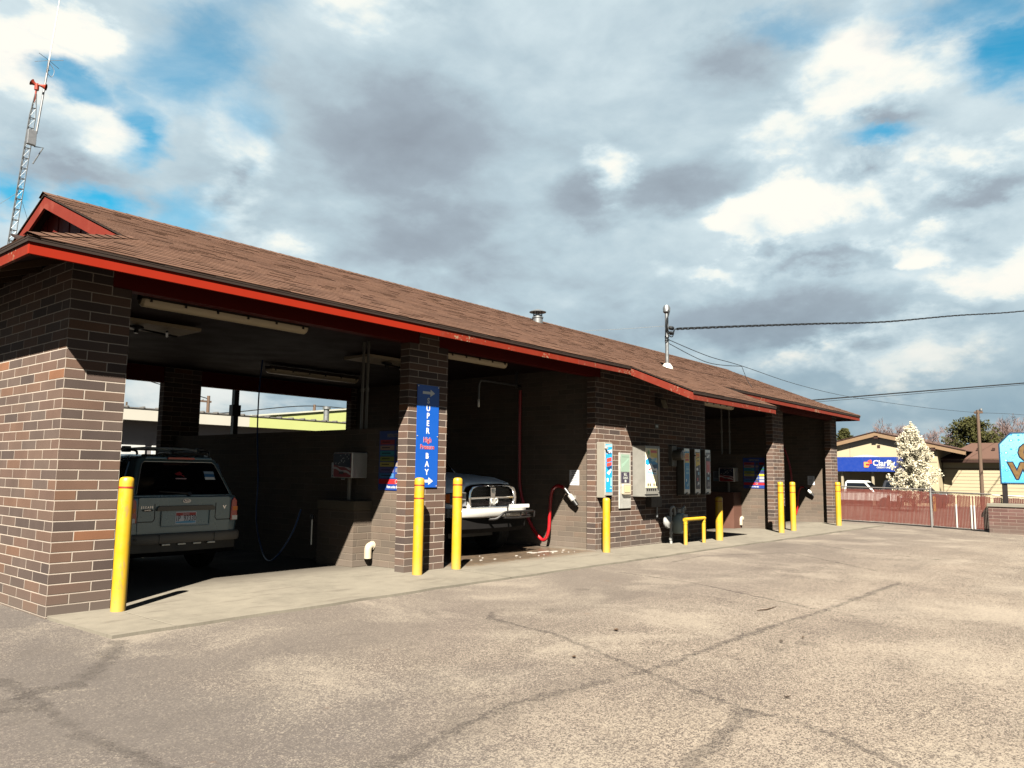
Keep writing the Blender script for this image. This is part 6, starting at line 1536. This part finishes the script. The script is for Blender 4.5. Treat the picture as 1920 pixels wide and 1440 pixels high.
def conifer(x, y, z0, h, w, label, seed, lo=.15):
    t = thing('evergreen_tree', label, 'tree', (x, y, z0), 0, 'evergreens behind the far roofs'); rnd = random.Random(seed)
    tr = MB(); tr.tube([(0, 0, 0), (0, 0, h*.5), (0, 0, h*.92)], [.25, .16, .03], 8); cr = MB()
    for k in range(170):
        f = rnd.random(); z = h*(lo+(1-lo)*f*.95); prof = (1-f**2.2)**.6*(.75+.25*min(1, f/.25))
        r = w*.5*prof*rnd.uniform(.5, 1.08); a = rnd.uniform(0, 6.283); p0 = Vector((0, 0, z-.15*r)); p1 = Vector((r*math.cos(a), r*math.sin(a), z+.22*r))
        tr.tube([p0, p1], [.035, .01], 5)
        for q in range(4):
            c = p0.lerp(p1, .45+.18*q); leaves(cr, c, .40, 22, .13, rnd, .5)
    tr.build('trunk', M('pine_bark', (.07, .05, .04), .9), t); cr.build('crown', leafmat('pine_needles', (.030, .036, .012), (.12, .115, .035)), t, recalc=False, att='tone')
conifer(85, 5.5, -.9, 8.6, 6.6, 'broad dark green evergreen behind the lamp pole and brown roof', 3, .3)
conifer(85, 17.55, -.9, 7.6, 2.6, 'small rounded evergreen top behind the left end of the cream gable', 5, .3)
def bare(x, y, h, w, label, seed):
    t = thing('bare_tree', label, 'tree', (x, y, -.9), 0, 'leafless trees behind the far roofs'); rnd = random.Random(seed)
    tr = MB(); cr = MB()
    def grow(p, d, L, r, lev):
        q = p+d*L; mbx = tr if lev < 2 else cr
        mid = p.lerp(q, .5)+Vector((rnd.gauss(0, .04*L), rnd.gauss(0, .04*L), 0)); mbx.tube([p, mid, q], [r, r*.85, r*.65], 5 if lev < 2 else 3, caps=False)
        if lev >= 6: return
        for k in range(rnd.choice((3, 4)) if lev else 5):
            dd = (d+Vector((rnd.gauss(0, .55)*w, rnd.gauss(0, .55)*w, rnd.gauss(.16, .32)))).normalized()
            grow(p.lerp(q, rnd.uniform(.55, 1)), dd, L*rnd.uniform(.56, .80), max(.015, r*.54), lev+1)
    grow(Vector((0, 0, 0)), Vector((0, 0, 1)), h*.33, .34, 0)
    tr.build('trunk', M('bare_bark', (.13, .095, .085), .9), t); cr.build('crown', M('bare_twigs', (.20, .135, .125), .9), t, recalc=False)
bare(100, 16.9, 11.0, 1.1, 'pinkish leafless tree left of the white blossom tree top', 4)
bare(100, 12.2, 10.8, 1.25, 'pinkish round leafless tree right of the white blossom tree top', 9)
bare(105, 5.0, 12.2, 1.05, 'pale leafless tree showing behind the broad evergreen', 13)
# wooded hill line far behind
def hills():
    rnd = random.Random(2); mb = MB(); n = 60
    top = [(420+10*math.sin(i), -160+i*7., 16+5*math.sin(i*.21)+3*math.sin(i*.53+1)) for i in range(n)]
    vs = [(x-60, y, -2) for x, y, z in top]+[(x, y, z) for x, y, z in top]+[(x+150, y, 0) for x, y, z in top]
    mb.add(vs, [(r*n+i, r*n+i+1, (r+1)*n+i+1, (r+1)*n+i) for r in (0, 1) for i in range(n-1)], 0, True)
    tag(mb.build('hills', M('dry_hill', (.12, .095, .08), .95, var=.3, scale=.1), recalc=False), kind='structure')
hills()
